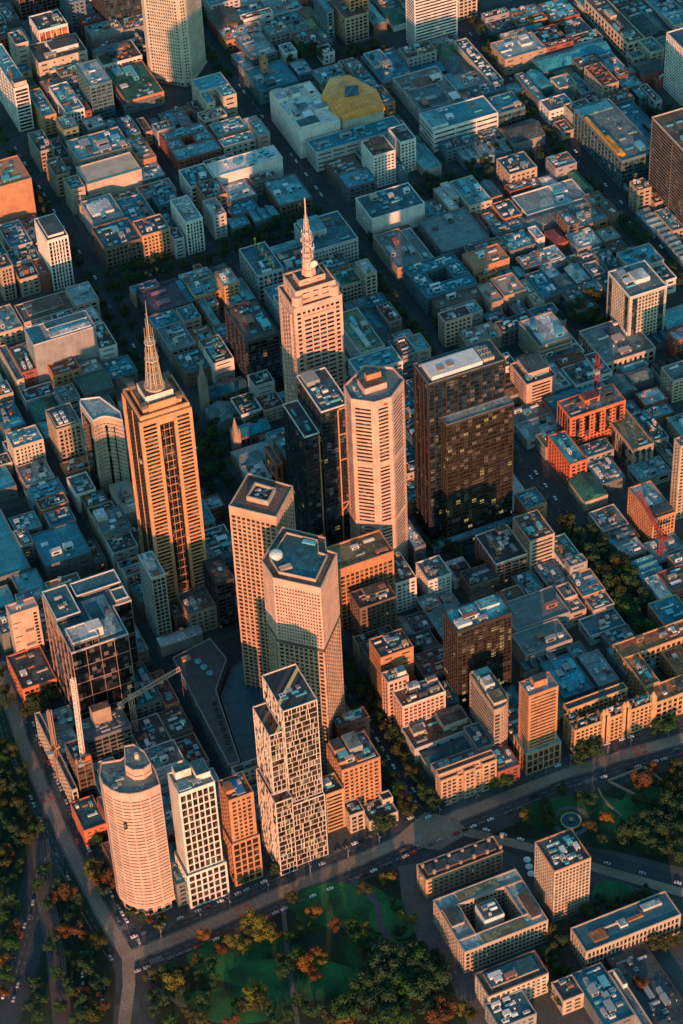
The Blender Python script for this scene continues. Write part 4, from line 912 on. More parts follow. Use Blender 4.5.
K(437, 290, 262, 498, 11, 'w', 'cr', 't', 'small cream annexe left of a dark red shed, top right', n=2)
K(480, 372, 318, 590, 11, 's', 'rd', 'D', 'dark red shed below the cream blocks, top right', rt='m')
K(395, 442, 393, 492, 9, 'b', 'rd', 'T', 'teal-roofed store with dark red wall, top right', n=2)
K(330, 348, 278, 400, 12, 'b', 'lg', 'T', 'pale-walled store with teal roof below the long cream wing', n=4)
K(290, 425, 330, 370, 22, 'w', 'tn', 'R', 'square mansion block with rust-red roof and cream corner towers', gl='k', n=9, pal='rrd')
K(80, 435, 385, 165, 13, 'b', 'cr', 'T', 'cream box building at the right end of a long teal roof', n=2)
K(0, 352, 290, 335, 10, 's', 'te', 'U', 'very long turquoise gabled roof of the baths, top right', rt='m')
K(-30, 440, 365, 76, 10, 's', 'te', 'U', 'second turquoise gabled roof parallel below the long one', rt='m')
K(30, 548, 495, 152, 14, 'w', 'wh', 'G', 'white balconied flats left of the dark teal glass store', gl='w', n=3)
K(95, 650, 600, 150, 8, 'b', 'tn', 'B', 'low brown curved-front bar below the white balconied flats', n=2)
K(470, 480, 440, 512, 9, 'b', 'te', 'T', 'small turquoise-roofed building right of the mansion block', n=2)
K(500, 700, 520, 600, 12, 'b', 'te', 'C', 'teal-roofed podium to the right of the orange-striped store', n=4, top=((.0, 0, .12, 1, 1.5, 'wh', 'T'),))
T(408, 0)
K(28, -165, -215, 240, 92, (3.3, 1.5, 60, .5, 1.0), 'wh', 'G', 'tall tower with bold horizontal white and orange balcony bands at the top edge', gl='w', n=1, crown=3)
K(245, -40, -80, 338, 32, 'g', 'cr', 'G', 'cream gridded slab just right of the banded balcony tower', n=2)
K(405, 410, 205, 466, 13, 'w', 'cr', 't', 'long narrow building with a line of white rooftop ducts in the upper right', n=12, pal='www')
K(75, 565, 385, 288, 14, 'b', 'lg', 'G', 'large shopping mall roof with raised white parapets, upper centre', n=11, cop='lg', top=((.05, .1, .72, .55, 1.2, 'lg', 't'), (.3, .6, .8, .8, 1.6, 'gy', 'B')))
K(125, 645, 560, 440, 22, (5, 3, 20, 1, 1), 'wh', 'CS', 'white-banded mall front with a blue-green roof, upper centre', gl='b', n=4, top=((.0, .1, .25, .9, 3, 'wh', 'T'),))
K(390, 575, 500, 572, 20, 'c', 'te', 'C', 'teal glass block with an orange end panel, upper centre', gl='b', n=3, top=())
K(487, 310, 215, 690, 17, 'b', 'tn', 'PS', 'broad pale grey flat roof of a museum-like hall, top right', n=4, pal='wcw', top=((.55, .4, .8, .7, 2.5, 'wh', 'W'),))
K(455, 200, 168, 665, 10, 's', 'gn', 'C', 'teal gabled roof behind the pale grey hall', rt='m')
K(490, 470, 425, 575, 9, 'b', 'br', 'T', 'small teal-roofed pavilion right of the long ducted building', n=1)
K(285, 800, 745, 505, 8, 's', 'bl', 'P', 'row of sawtooth glass roofs in front of the mall', rt='z')
K(590, 510, 380, 700, 12, 'w', 'gd', 'T', 'turquoise-roofed dark brick block beside the mall tunnel', n=4)
T(272, 0)
K(133, 645, 455, 352, 29, 'x', 'wh', 'G', 'large white department store with a cluttered roof, left of the gold roof', gl='k', n=16, cop='wh', pal='wwtg', top=((.0, .7, .25, .95, 5, 'wh', 'W'), (.4, .75, .6, .92, 4, 'wh', 'P'), (.05, .03, .55, .2, 3, 'wh', 't'), (.0, .35, .12, .6, 3, 'wh', 'W'), (.6, .3, .95, .42, 3, 'wh', 'P'), (.3, .45, .55, .55, 2.5, 'gy', 't')))
K(215, 750, 655, 640, 20, (5, 3, 14, 2, 2), 'lg', 'CS', 'long blue-roofed arcade running below the department store', gl='k', n=7, pal='ttg')
K(492, 768, 695, 602, 34, (3.3, 1.5, 2.9, 1.2, 1.4), 'wh', 'B', 'white apartment tower with rusty roof plant, left of a matching pair', hero=True, gl='k', n=6, pal='rrc', top=((.25, .3, .75, .8, 5, 'br', 'R'),))
K(625, 700, 630, 702, 33, (3.3, 1.5, 2.9, 1.2, 1.4), 'wh', 'D', 'white apartment tower with dark flat roof, right of a matching pair', hero=True, gl='k', n=3, pal='dg')
K(355, 95, 5, 470, 28, (3.7, 1.3, 4, 1.4, 1.4), 'tn', 'B', 'brown gridded brick building with a taller orange upper tower, top centre', gl='k', n=3, wings=((0, 0, 1, 1, 0), ))
K(372, -120, -160, 466, 66, (3.7, 1.5, 4, 1.3, 1.4), 'ob', 'B', 'orange upper brick tower cut by the top edge', gl='k', n=1, keep=True)
K(268, 60, -20, 300, 34, 'v', 'bl', 'T', 'narrow pale blue office slab by the street, top centre', n=2)
K(5, 78, 8, 150, 10, 'b', 'lg', 'P', 'low long building with white roof and pinkish wall, top centre', n=5)
K(65, 268, 225, 122, 12, 'b', 'wh', 'P', 'small white house beside a tree clump, top centre', n=2)
K(250, 270, 232, 306, 11, 'w', 'wh', 't', 'tiny white windowed block right of the tree clump, top centre', n=2)
K(128, 370, 310, 200, 12, 'b', 'te', 'P', 'small pale-roofed box behind the department store', n=3)
K(-60, 450, 345, 130, 14, 'b', 'te', 'C', 'blue-roofed store behind the white department store', n=3)
K(500, 330, 265, 580, 14, 'b', 'lg', 'T', 'white and turquoise roof behind the gold roof', n=2)
K(540, 410, 280, 700, 12, 'b', 'gd', 'C', 'long teal-roofed hall right of the gold roof', n=5)
K(480, 130, 20, 560, 12, 's', 'br', 'T', 'blue-roofed terrace right of the brown gridded building', rt='m')
# ================================================================== top left
T(0, 0)
K(188, 155, 85, 330, 42, (20, .5, 5.5, .6, .8), 'wh', 'D', 'office block with tall brick panels between white piers, top left', gl='brick', n=4)
K(75, 222, 165, 138, 40, 'b', 'cr', 't', 'plain cream slab with a dark teal roof beside the brick-panelled block', gl='k', n=2)
K(168, 318, 225, 425, 30, 'b', 'cr', 'D', 'cream building with a white stepped upper storey, top left', n=5, top=((.35, .3, .9, .75, 4, 'wh', 'D'),))
K(245, 350, 292, 400, 22, 'w', 'cr', 'T', 'cream block with teal roof directly in front of the stepped cream building', n=6)
K(437, 425, 320, 545, 40, (3.6, 1.4, 5, .6, 1), 'te', 'P', 'grey-green glass office with pale roof, top left', gl='b', n=3)
K(67, 437, 235, 138, 46, (3.6, 1.2, 9, 1.3, 1.0), 'wh', 'T', 'tall narrow block framed in white, near the left edge at the top', gl='w', n=4, cop='wh', top=((.1, .02, .95, .12, 5, 'cr', 'D'),))
K(322, 555, 425, 412, 24, (4, 1.3, 3, 1.2, 1.2), 'wh', 'T', 'white arched-front building with teal roof in the upper left', hero=True, gl='k', n=6)
K(414, 548, 510, 446, 21, 'w', 'rd', 'B', 'narrow red-brick house beside the white arched-front building', gl='k', n=1)
K(207, 575, 450, 275, 20, 'w', 'oc', 'T', 'little yellow heritage building in the upper left', gl='k', n=5)
K(310, 640, 580, 382, 26, 'w', 'gn', 'T', 'grey-green heritage block right of the yellow building', gl='k', n=4)
K(190, 745, 655, 262, 22, 'w', 'tn', 't', 'tan corner building with teal roof in the upper left', gl='k', n=4)
K(502, 325, 248, 700, 17, (5, 2, 4, 1.6, 2), 'wh', 'B', 'white colonnaded building with rusty roof left of the hexagonal-plan tower', hero=True, gl='k', n=9, top=((.0, .6, .85, .95, 2.5, 'gy', 'G'),), pal='rgdw')
K(615, 500, 345, 800, 13, 'b', 'ob', 'N', 'low building with a green roof at the foot of the angular cream tower', n=5, pal='ttg')
K(70, -160, -230, 290, 66, 'i', 'br', 'D', 'dark brown gridded tower cut by the top left edge', gl='k', n=0)
K(335, 20, -60, 415, 34, 'w', 'bl', 'T', 'blue-grey block with cream cap storey at the top edge', n=2)
K(480, -230, -330, 700, 92, 'i', 'dk', 'D', 'very dark tower left of the angular cream tower at the top edge', gl='b', n=0)
K(-5, 190, 130, 62, 24, 'v', 'rd', 'D', 'dark red striped block on the left edge at the top', n=2)
K(-60, 130, 70, 30, 18, 'b', 'cr', 'B', 'round-cornered cream block on the top left edge', n=2)
K(430, 640, 590, 520, 14, 'b', 'gy', 'W', 'white-roofed building behind the green-roofed store', n=5)
K(530, 670, 600, 600, 14, 'b', 'gd', 'U', 'blue-roofed building behind the green-roofed store', n=3)
K(385, 790, 690, 640, 22, 'b', 'cb', 'T', 'pinkish-cream building with teal roof above the green-roofed store', n=7)
T(136, 0)
K(345, 500, 395, 490, 24, 'b', 'cr', 'US', 'cream U-shaped block with bright blue roof at the foot of the angular tower', n=4, gl='k', wings=((0, 0, .28, .45, -2), (.55, 0, 1, .45, 0), (0, .455, 1, 1, 0)), pal='tt')
K(205, 790, 655, 420, 16, 'w', 'rd', 'T', 'dark red block with a turquoise roof round a light well, upper left', gl='k', n=8, pal='ttw', wings=((0, 0, 1, .4, 0), (0, .405, .35, .7, 0), (.6, .405, 1, .7, 0), (0, .705, 1, 1, 0)))
K(395, 668, 612, 545, 14, 'w', 'cr', 'T', 'cream building with weathered turquoise roof behind the red block', gl='k', n=8, pal='ttw')
K(548, 640, 585, 625, 13, 's', 'cb', 'W', 'pale building with humped white roof at the street corner', rt='p')
K(430, 722, 685, 585, 17, (5, 2.4, 5, 3, 2), 'cr', 'U', 'cream office with pairs of dark windows and turquoise roof', gl='k', n=3, pal='tt')
K(400, 150, 78, 525, 11, 's', 'rd', 'B', 'dark maroon shed beside the avenue, top', rt='m')
K(440, 205, 150, 642, 11, 'w', 'ob', 'W', 'long building with white roof and orange end, top', n=8, pal='wrg')
K(560, 290, 190, 690, 12, 'b', 'gd', 'P', 'grey-roofed hotel podium behind the clock tower', n=5)
K(520, 345, 270, 600, 7, 'b', 'gy', 'P', 'rooftop pool deck with a blue pool near the clock tower', n=0, top=((.15, .5, .55, .8, .3, 'wh', 'pool'),))
K(612, 300, 285, 642, 28, 'w', 'ob', 'B', 'orange brick clock tower standing by the street, top', gl='k', n=0, top=((.2, .2, .8, .8, 6, 'ob', 'R'),), name='clock_tower', cat='clock tower')
K(45, 650, 585, 80, 14, 'w', 'tn', 'B', 'narrow tan building in the lane below the angular tower', n=2)
K(60, 655, 600, 135, 10, 'b', 'gd', 'U', 'narrow blue-roofed shed in the lane below the angular tower', n=1)
K(150, 625, 560, 215, 10, 'b', 'gd', 'U', 'blue-roofed shed below the angular tower', n=2)
K(235, 640, 560, 290, 9, 'b', 'gy', 'G', 'grey-roofed shed right of a blue-roofed shed below the angular tower', n=2)
K(-60, 520, 400, 115, 10, 'b', 'gd', 't', 'teal-roofed low plaza building left of the angular tower', n=7, pal='ttw')
T(0, 165)
K(-60, 128, 15, 153, 48, 'x', 'ob', 'N', 'blank terracotta-walled block on the left edge in the upper part', n=5, pal='ttg')
K(230, 375, 268, 332, 52, (3.7, .5, 2.7, 1.25, 1.2), 'wh', 'D', 'white ribbed office tower with a framed dark roof near the left edge', hero=True, gl='k', n=0, top=((.12, .12, .88, .88, 2.2, 'wh', 'D'),), cop='wh')
K(50, 410, 300, 158, 20, 'w', 'cr', 'C', 'cream windowed building with teal roof left of the white ribbed tower', gl='k', n=6)
K(0, 510, 455, 62, 34, 'v', 'tn', 'D', 'dark ribbed slab on the left edge below the cream windowed building', n=2)
K(97, 565, 500, 192, 18, 'w', 'cb', 'D', 'cream and brown building in front of the white ribbed tower', gl='k', n=3, top=((.3, .3, .6, .7, 4, 'rd', 'B'),))
K(425, 100, 15, 690, 24, 'x', 'cr', 'NS', 'cream building with a dark green roof and blank front, upper left', n=0, cop='cr')
K(345, 128, 70, 415, 26, 'b', 'cb', 'G', 'pinkish building with small windows left of the green-roofed one', n=4)
K(270, 60, -20, 340, 22, 'w', 'tn', 'B', 'row of tan fronts along the dark street, upper left', gl='k', n=6)
K(458, 290, 185, 605, 20, 'b', 'lg', 'P', 'grey-walled building with a broad pale vaulted roof, upper left', n=3, top=((.1, .25, .8, .75, 3, 'wh', 'W'),))
K(512, 415, 310, 690, 24, (4, 1.8, 3.6, 1.8, 2), 'br', 't', 'brown Gothic office block facing the tree-lined cross street', hero=True, gl='k', n=8)
K(370, 690, 605, 482, 26, (4.2, 1.5, 4.5, 2, 2.5), 'cb', 'P', 'cream civic building with pale roof at the right end of a long wing', gl='k', n=3)
K(118, 775, 690, 366, 22, (5, 3, 4, 1.8, 2), 'cb', 'B', 'cream civic wing with brown roof and a row of small square windows', gl='k', n=2, top=((.15, .3, .85, .9, 1, 'cr', 'B'),))
K(-20, 830, 720, 112, 22, 'w', 'cb', 'P', 'cream civic block with pale roof at the left edge', gl='k', n=3)
T(136, 165)
K(30, 352, 280, 166, 28, (3.8, 1.5, 3.4, 1.4, 1.4), 'oc', 't', 'yellow ochre office block with teal roof above the line of trees', hero=True, gl='k', n=5)
K(178, 372, 325, 236, 20, 'w', 'lg', 'D', 'grey building between the yellow and the white ribbed blocks', gl='k', n=3)
K(240, 285, 175, 325, 34, (3.7, .6, 2.9, 1.3, 1.3), 'wh', 'P', 'white building with vertical ribs above the line of trees', hero=True, gl='k', n=6, pal='wwc')
K(265, 112, 30, 388, 20, (4, 1.5, 4.2, 1.3, 1.6), 'wh', 't', 'white windowed store with teal roof, left end of a long white wall', gl='k', n=9, pal='ttw')
K(390, 62, 0, 715, 22, 'x', 'wh', 'T', 'long building with a blank white wall and turquoise cluttered roof', n=9, pal='ttw')
K(110, 205, 140, 215, 15, 'b', 'te', 't', 'dark teal flat-roofed building left of the white ribbed building', n=5, pal='ttg')
K(376, 255, 180, 440, 24, 'w', 'lg', 'W', 'small grey block with white stepped roof right of the white ribbed building', gl='k', n=4)
K(458, 185, 108, 590, 12, 'b', 'gd', 'W', 'building with a white-framed cluttered roof below the long blank white wall', n=6, pal='ttw')
K(470, 252, 190, 602, 10, 'b', 'gd', 'C', 'dark teal terraced roofs below the white-framed roof', n=5, pal='ttt')
K(580, 280, 225, 700, 9, 's', 'gd', 'T', 'shed with blue and dark striped sawtooth roof', rt='z')
K(470, 315, 270, 560, 9, 'b', 'gd', 'T', 'turquoise-roofed low building just above the line of trees', n=4, pal='ttt')
K(70, 735, 625, 290, 15, 'b', 'dk', 'V2', 'hall with a dark plum roof carrying two pink hatches', n=0, top=((.25, .7, .6, .82, .7, 'rd', 'pink'), (.25, .25, .55, .45, .7, 'rd', 'pink'), (.86, .0, 1, 1, .4, 'te', 'C')))
K(282, 652, 588, 412, 18, (3.8, 1.6, 3.4, 1.5, 1.5), 'oc', 'T', 'ochre heritage building with pale teal roof behind the tall lattice spire', gl='k', n=3)
K(420, 600, 530, 505, 27, (3.8, 1.6, 3.4, 1.5, 1.5), 'oc', 'W', 'taller ochre corner block with white and teal roof', gl='k', n=4)
K(300, 530, 495, 335, 9, 'w', 'ob', 'R', 'tiny orange-topped kiosk building in the leafy lane', n=0)
K(470, 700, 590, 590, 14, 'b', 'cb', 'T', 'low cream and teal building right of the ochre corner block', n=4, pal='ttw')
K(380, 785, 660, 458, 14, 'w', 'tn', 'T', 'L-shaped teal-roofed building round a dark yard', gl='k', n=2, wings=((0, 0, .4, 1, 0), (.405, .7, 1, 1, 0)))
K(235, 770, 705, 318, 18, 'w', 'tn', 'C', 'tan building with turquoise roof above the church', gl='k', n=5)
K(95, 805, 735, 222, 14, 'w', 'cb', 'C', 'cream-walled building with turquoise roof beside the lattice spire', gl='k', n=5, pal='ttw')
K(545, 870, 700, 700, 55, (3.8, .5, 9, .5, .8), 'dk', 'B', 'dark glass block with rust and teal roof left of the stepped cream skyscraper', gl='k', n=6, pal='rtt')
K(592, 545, 415, 720, 25, (4.2, 1.2, 4, 1.2, 1.4), 'lg', 't', 'ribbed grey building with a row of yellow masts along its roof', gl='b', n=3)
T(272, 165)
K(40, 205, 90, 196, 12, (4, 2.2, 4, 2, 2), 'br', 'T', 'brown building with teal roof at the street corner, upper centre', n=5, pal='ttw')
K(205, 425, 290, 420, 28, (3.7, 1.4, 3, 1.1, 1.3), 'lg', 't', 'grey gridded office block with stepped teal roof behind the stepped cream skyscraper', hero=True, gl='b', n=3, top=((.05, .45, .5, .95, 5, 'lg', 'T'),))
K(340, 598, 540, 440, 22, (3.8, 1.5, 3.4, 1.2, 1.4), 'cb', 'N', 'cream block with green roof right of the stepped cream skyscraper', gl='k', n=1)
K(443, 545, 480, 512, 32, (3.8, 1.5, 3.4, 1.4, 1.4), 'cb', 'W', 'cream corner turret block with a white roof', gl='k', n=2)
K(470, 700, 655, 565, 10, 'b', 'te', 'C', 'small dark teal roof below the cream corner turret block', n=2)
K(487, 268, 165, 745, 22, (3.6, 1.2, 3.2, 1.0, 1.6), 'wh', 't', slab='f', label='big white department building with blue roof trusses in the upper centre', gl='b', n=6, pal='wctt')
K(612, 508, 350, 740, 13, 'b', 'tn', 'GS', 'large grey flat roof with a rusty edge, upper centre', n=5, pal='rgg')
T(220, 200, 2.846)
K(400, 440, 330, 470, 26, (3.7, 1.6, 3.1, 1.1, 1.3), 'lg', 'V', 'grey windowed block with olive roof right of the stepped cream skyscraper', gl='b', n=3, top=((.35, .1, .55, .7, 1.5, 'wh', 'W'),))
K(510, 415, 385, 560, 14, 'w', 'tn', 'T', 'small block with white window frames behind the octagonal tower', gl='b', n=2)
K(395, 500, 440, 520, 24, (3.7, .8, 3.4, .5, 1.0), 'wh', 'T', 'white-trimmed block with turquoise roof peeping behind the octagonal tower', gl='b', n=6, pal='ttw')
K(150, 730, 690, 182, 32, 'b', 'ob', 'B', 'narrow orange brick wall building left of the dark glass tower', n=0) if 0 else None
# ================================================================== centre right upper
T(408, 165)
K(205, 168, 98, 248, 14, 'w', 'lg', 'W', 'small grey block with a bright white roof, upper centre right', n=2)
K(302, 168, 100, 405, 16, (3.8, 1.6, 3.8, 1.4, 1.6), 'cr', 'T', 'cream office with a square teal roof left of the cream flats', gl='w', n=6, pal='ttc') if 0 else None
K(468, 268, 190, 556, 10, 'b', 'ob', 't', 'brown-sided building with teal roof and white vents', n=3, pal='ww')
K(400, 300, 245, 450, 8, 'b', 'ob', 'T', 'orange-rimmed small teal roof below the square cream office', n=2)
K(430, 352, 262, 605, 8, 'b', 'gd', 'G', 'low wide grey-purple roof in the upper right centre', n=5, pal='ggt')
K(60, 482, 330, 130, 12, 'b', 'lg', 'G', 'grey warehouse roof with a cream edge wall, upper centre', n=1)
K(170, 430, 255, 400, 13, 'b', 'gd', 'GS', 'broad dark grey flat roof with a small mast, upper centre', n=3, pal='gd')
K(320, 512, 440, 496, 18, 'x', 'ob', 't', 'orange brick box with a dark blue roof and two white hatches', n=2, pal='ww')
K(348, 552, 505, 438, 13, 'w', 'ob', 'B', 'small orange brick building with openings, in front of the orange brick box', gl='k', n=2)
K(92, 655, 500, 338, 17, 'w', 'te', 'C', 'large complex of turquoise and dark blue roofs round a pale lightwell', n=11, pal='tttw', wings=((0, 0, 1, .3, 0), (0, .305, .3, .7, -1), (.7, .305, 1, .7, 0), (0, .705, 1, 1, -1)))
K(145, 705, 640, 362, 14, 'x', 'br', 'D', 'dark-roofed warehouse with tan wall, left of three in a row', n=3)
K(388, 685, 600, 466, 15, 'x', 'tn', 't', 'warehouse with dark teal roof, middle of three in a row', n=1)
K(470, 645, 560, 576, 15, 'x', 'tn', 't', 'warehouse with seamed teal roof, right of three in a row', n=2)
K(180, 772, 728, 312, 26, (3.8, 1.6, 3.4, 1.3, 1.5), 'pk', 'R', 'small glowing cream-pink tower block near the dark avenue', hero=True, gl='w', n=3)
K(498, 425, 355, 622, 10, 'b', 'gd', 'T', 'building with rows of teal skylights, upper right centre', n=6, pal='ttw')
K(630, 365, 310, 668, 11, 'b', 'wh', 'W', 'tiny bright-roofed block by the brick corner', n=1)
K(570, 510, 455, 645, 9, 'b', 'gd', 'T', 'low teal and dark roof right of the orange brick box', n=5)
K(660, 655, 540, 745, 10, 'b', 'gd', 'C', 'low teal roof complex left of the dark tree clump', n=7, pal='ttw')
K(420, 805, 725, 505, 7, 'b', 'gd', 'U', 'low bright turquoise roof below the row of three warehouses', n=4)
K(540, 750, 680, 600, 7, 'b', 'gd', 'G', 'low grey roof right of the bright turquoise roof', n=3)
T(443, 240, 2.846)
K(273, 307, 235, 367, 24, (4, 3, 30, 1, 1), 'tn', 'W', 'concrete building with a large white roof deck, centre right', gl='k', n=2, top=((.0, .0, .14, .8, .5, 'tn', 'D'),), pal='tt')
K(300, 352, 310, 402, 12, (3.2, 1.6, 30, .6, 1), 'wh', 'G', 'white louvred car park behind the stepped pinkish block', gl='k', n=2)
K(238, 415, 355, 322, 28, (3.4, 1.4, 30, 6, 5), 'pk', 'D', 'stepped pinkish-white block with bright blank front panels right of the black tower', gl='k', n=3, cop='pk', top=((.2, .25, .9, .95, 5, 'pk', 'D'),))
K(463, 355, 262, 605, 13, (4.5, 1.6, 4.4, 2.2, 2), 'cr', 'G', 'long cream heritage hall at the foot of the cream and green tower', hero=True, gl='k', n=5, keep=True)
K(662, 290, 265, 760, 22, (3.6, 1.4, 3.6, 1.2, 1.6), 'rd', 'W', 'red-orange apartment block with a blue rooftop pool at the right edge', gl='w', n=1, top=((.15, .2, .8, .75, .5, 'wh', 'pool'),))
K(363, 510, 462, 520, 42, (3.4, 1.3, 3.2, .9, 1.6), 'or', 'G', 'bright red-orange apartment block with dark vertical slots and a roof crane', hero=True, gl='w', n=8, top=((.35, .4, .62, .8, 5, 'or', 'R'),), pal='rrgd')
K(362, 642, 560, 428, 24, (3.6, 1.5, 4.2, 1.4, 1.6), 'or', 'U', 'orange-fronted brick building with blue-edged roof below the red-orange block', hero=True, gl='k', n=4, top=((.0, .0, .3, 1, .4, 'bl', 'U'),))
K(540, 600, 480, 600, 24, (12, 6, 5, 2.4, 2), 'tn', 'V', 'tan building with mossy roof right of the red-orange block', n=3)
K(655, 405, 365, 740, 22, (3.6, 1.5, 4, 1.2, 1.5), 'cb', 'G', 'cream apartment block with rounded corner at the right edge', gl='w', n=3)
K(676, 590, 568, 760, 74, (3.5, 1.5, 3.1, 1.1, 1.6), 'cb', 'G', 'tall tan tower with even windows cut by the right edge', gl='k', n=2)
K(540, 350+60, 380, 600, 8, 's', 'gd', 'G', 'grey hip-roofed shed behind the red-orange block', rt='m')
K(500, 445, 400, 590, 8, 's', 'te', 'G', 'long blue-grey gabled shed right of the red-orange block', rt='m')
K(575, 475, 440, 640, 10, 'w', 'rd', 'W', 'red brick house with white dormer near the right edge', n=2)
K(590, 515, 480, 660, 8, 'b', 'br', 'T', 'low teal-roofed brown shop near the right edge', n=3)
K(450, 700, 640, 520, 9, 'b', 'gd', 'T', 'low dark building with white roof units below the mossy-roofed tan building', n=8, pal='wwg')
K(560, 690, 640, 650, 9, 'b', 'gy', 'T', 'low building dotted with roof units near the right edge', n=8, pal='wwg')
K(200, 530, 490, 310, 8, 'b', 'tn', 'G', 'low beige-grey roofs below the stepped pinkish block', n=2)
K(240, 575, 520, 345, 8, 'b', 'gy', 'P', 'low pale rumpled roof left of the orange-fronted building', n=3)
T(408, 330)
K(640, 100, 30, 700, 10, 'b', 'te', 'P', 'x', n=2) if 0 else None
# ================================================================== left middle
T(0, 240, 2.846)
K(95, 302, 255, 272, 46, 'x', 'gy', 'P', 'massive grey stone-faced block with cream and teal striped roof, left', gl='k', n=0, cop='lg', top=((.0, .0, .22, 1, .4, 'bl', 'C'), (.3, .1, .95, .35, 1.2, 'wh', 'W'), (.3, .6, .95, .9, 1.2, 'wh', 't'), (.32, .4, .9, .55, 1.0, 'wh', 'U')))
T(0, 330)
K(410, 322, 235, 556, 16, 'b', 'gd', 'NS', 'low building with plain green roof behind the concave pale tower', n=0)
K(275, 492, 395, 396, 38, (3.8, 1.3, 3.2, 1.5, 2), 'tn', 'G', 'tan heritage bank with dark arcade windows and a white-framed roof', hero=True, gl='k', n=0, top=((.05, .1, .85, .8, 1.5, 'cr', 'D'),))
bk = [o for o in COL.objects if o.name.startswith('office_block') and not o.parent][-1]
for i in range(6): inst(EQ[('air_conditioner', 'w')], 'air_conditioner', bk, (-5+(i % 2)*4.5, -8+(i//2)*5, 39.8), 0, (3, 3, 2))
K(65, 582, 510, 212, 30, (3.6, 1.4, 3.2, 1.5, 1.8), 'cr', 'T', 'cream classical office block with a bold cornice near the left edge', hero=True, gl='k', n=6, pal='wtc', cop='cr')
K(20, 492, 378, 125, 14, 'b', 'gd', 'C', 'teal-roofed building behind the cream classical office block', n=4, top=((.0, .0, 1, .35, .5, 'bl', 'U'),))
K(300, 360, 290, 392, 20, 'b', 'gy', 'G', 'grey roofs with plant boxes behind the tan heritage bank', n=5)
K(540, 245, 165, 672, 13, 'b', 'gd', 'C', 'long low teal-roofed hall right of the massive grey block', n=5, pal='ttw')
K(82, 250, 85, 118, 20, 'w', 'cb', 'G', 'long cream side-lit building left of the massive grey block', n=5)
K(-10, 330, 270, 65, 16, 'w', 'cb', 'T', 'cream block with teal roof on the left edge, middle', n=3)
K(-20, 270, 200, 22, 14, 'b', 'cr', 'W', 'tiny cream building on the left edge beside the side-lit building', n=1)
K(372, 810, 725, 468, 18, 'b', 'wh', 'G', 'narrow building with a white-rimmed roof below the concave pale tower', n=3, cop='wh')
K(160, 860, 775, 330, 12, 'w', 'gd', 'T', 'low teal building behind the trees below the classical office block', n=7, pal='ttw')
K(-40, 800, 700, 80, 12, 'b', 'gd', 'U', 'low blue glossy roof at the left edge below the classical office block', n=1)
T(0, 495)
K(200, 80, -5, 335, 16, (3.6, 1.6, 3.4, 1.2, 1.5), 'ob', 'D', 'dark building with orange window frames near the big blue roofs', gl='k', n=4)
K(250, 165, 95, 372, 15, 'b', 'gy', 'C', 'grey box building with a dark teal roof above the big blue roofs', n=3)
K(80, 195, 120, 205, 14, 'b', 'gy', 'T', 'small teal-roofed block with white unit left of the grey box building', n=4, pal='www')
K(-200, 470, 180, 150, 18, 'b', 'gd', 'CS', 'huge plain blue-teal roof at the left edge', n=1, par=.6)
K(225, 350, 200, 445, 18, 'b', 'gd', 'CS', 'second huge blue-teal roof with a white skylight strip', n=2, par=.6, pal='ww')
K(110, 510, 400, 232, 16, 'b', 'gd', 'TS', 'teal flat roof below the huge blue-teal roof', n=2)
K(-10, 560, 470, 80, 15, 'b', 'gd', 'TS', 'smaller teal flat roof on the left edge', n=0)
K(70, 610+60, 560, 200, 60, 'b', 'gy', 'G', 'x', n=0) if 0 else None
K(50, 592, 545, 186, 56, 'x', 'pk', 'D', 'tower with a blank salmon wall and dark frame, left of the mirrored block', gl='k', n=1)
K(510, 205, 95, 645, 22, 'b', 'tn', 'G', 'building with a grey gravelly roof and teal rim, left of the orange spire tower', n=3, cop='te', top=((.05, .6, .4, .98, 4, 'wh', 'W'),))
K(430, 350, 240, 520, 10, 'w', 'br', 'D', 'dark low building right of the second huge blue-teal roof', n=3)
T(136, 495)
K(75, 412, 298, 158, 66, (3.7, .7, 3.0, .6, .9), 'lg', 'T', 'slim pale-framed tower with a white and teal roof in the left centre', hero=True, gl='w', n=3, top=((.1, .35, .7, .75, 2.5, 'wh', 'W'),), cop='wh')
K(165, 445, 335, 258, 30, 'w', 'gd', 'C', 'dark block with teal and rust roof behind the slim pale-framed tower', gl='k', n=5, pal='rtt')
K(255, 590, 480, 392, 22, 'w', 'tn', 'G', 'small block with rusty roof tanks and a cream windowed corner', gl='k', n=6, pal='rrw')
K(370, 445, 335, 478, 46, (3.8, .6, 8, .6, .9), 'dk', 'B', 'dark building with rust-topped roof between the orange spire and diagonal towers', gl='k', n=4, pal='rrw')
K(345, 82, 25, 432, 11, 'b', 'rd', 'P', 'small pale-roofed building with reddish wall right of the orange spire tower', n=2)
K(185, 600, 530, 240, 16, 'w', 'br', 'B', 'low brown building between the slim tower and the rusty-tanked block', n=3)
T(272, 330)
K(20, 665, 575, 50, 30, (12, 3, 8, 3, 2), 'or', 'B', 'narrow red-orange building wedged left of the dark glass tower', n=1)
T(0, 660)
K(420, 400, 260, 640, 34, (3.8, 1, 5, .6, 1), 'gd', 'G', 'dark half-built tower with a rough concrete core behind the curved pink tower', gl='k', n=8, top=((.3, .55, .7, .9, 14, 'tn', 'B'),), pal='gdg')
K(370, 520, 410, 450, 40, (4, .6, 4, .6, 1), 'br', 'D', 'brown frame building with a glowing orange upper panel left of the curved pink tower', gl='w', n=2, top=((.02, .02, .98, .1, 5, 'or', 'O'),))
K(110, 150, -30, 300, 18, (4, 1.2, 4, .8, 1.2), 'or', 'D', 'orange-edged low frame building beneath the salmon-walled tower', gl='k', n=4)
K(350, 640, 265, 378, 26, (4, .5, 4, .5, .8), 'cb', 'D', 'long narrow construction frame edged in cream along the left road', gl='k', n=6, pal='gdw')
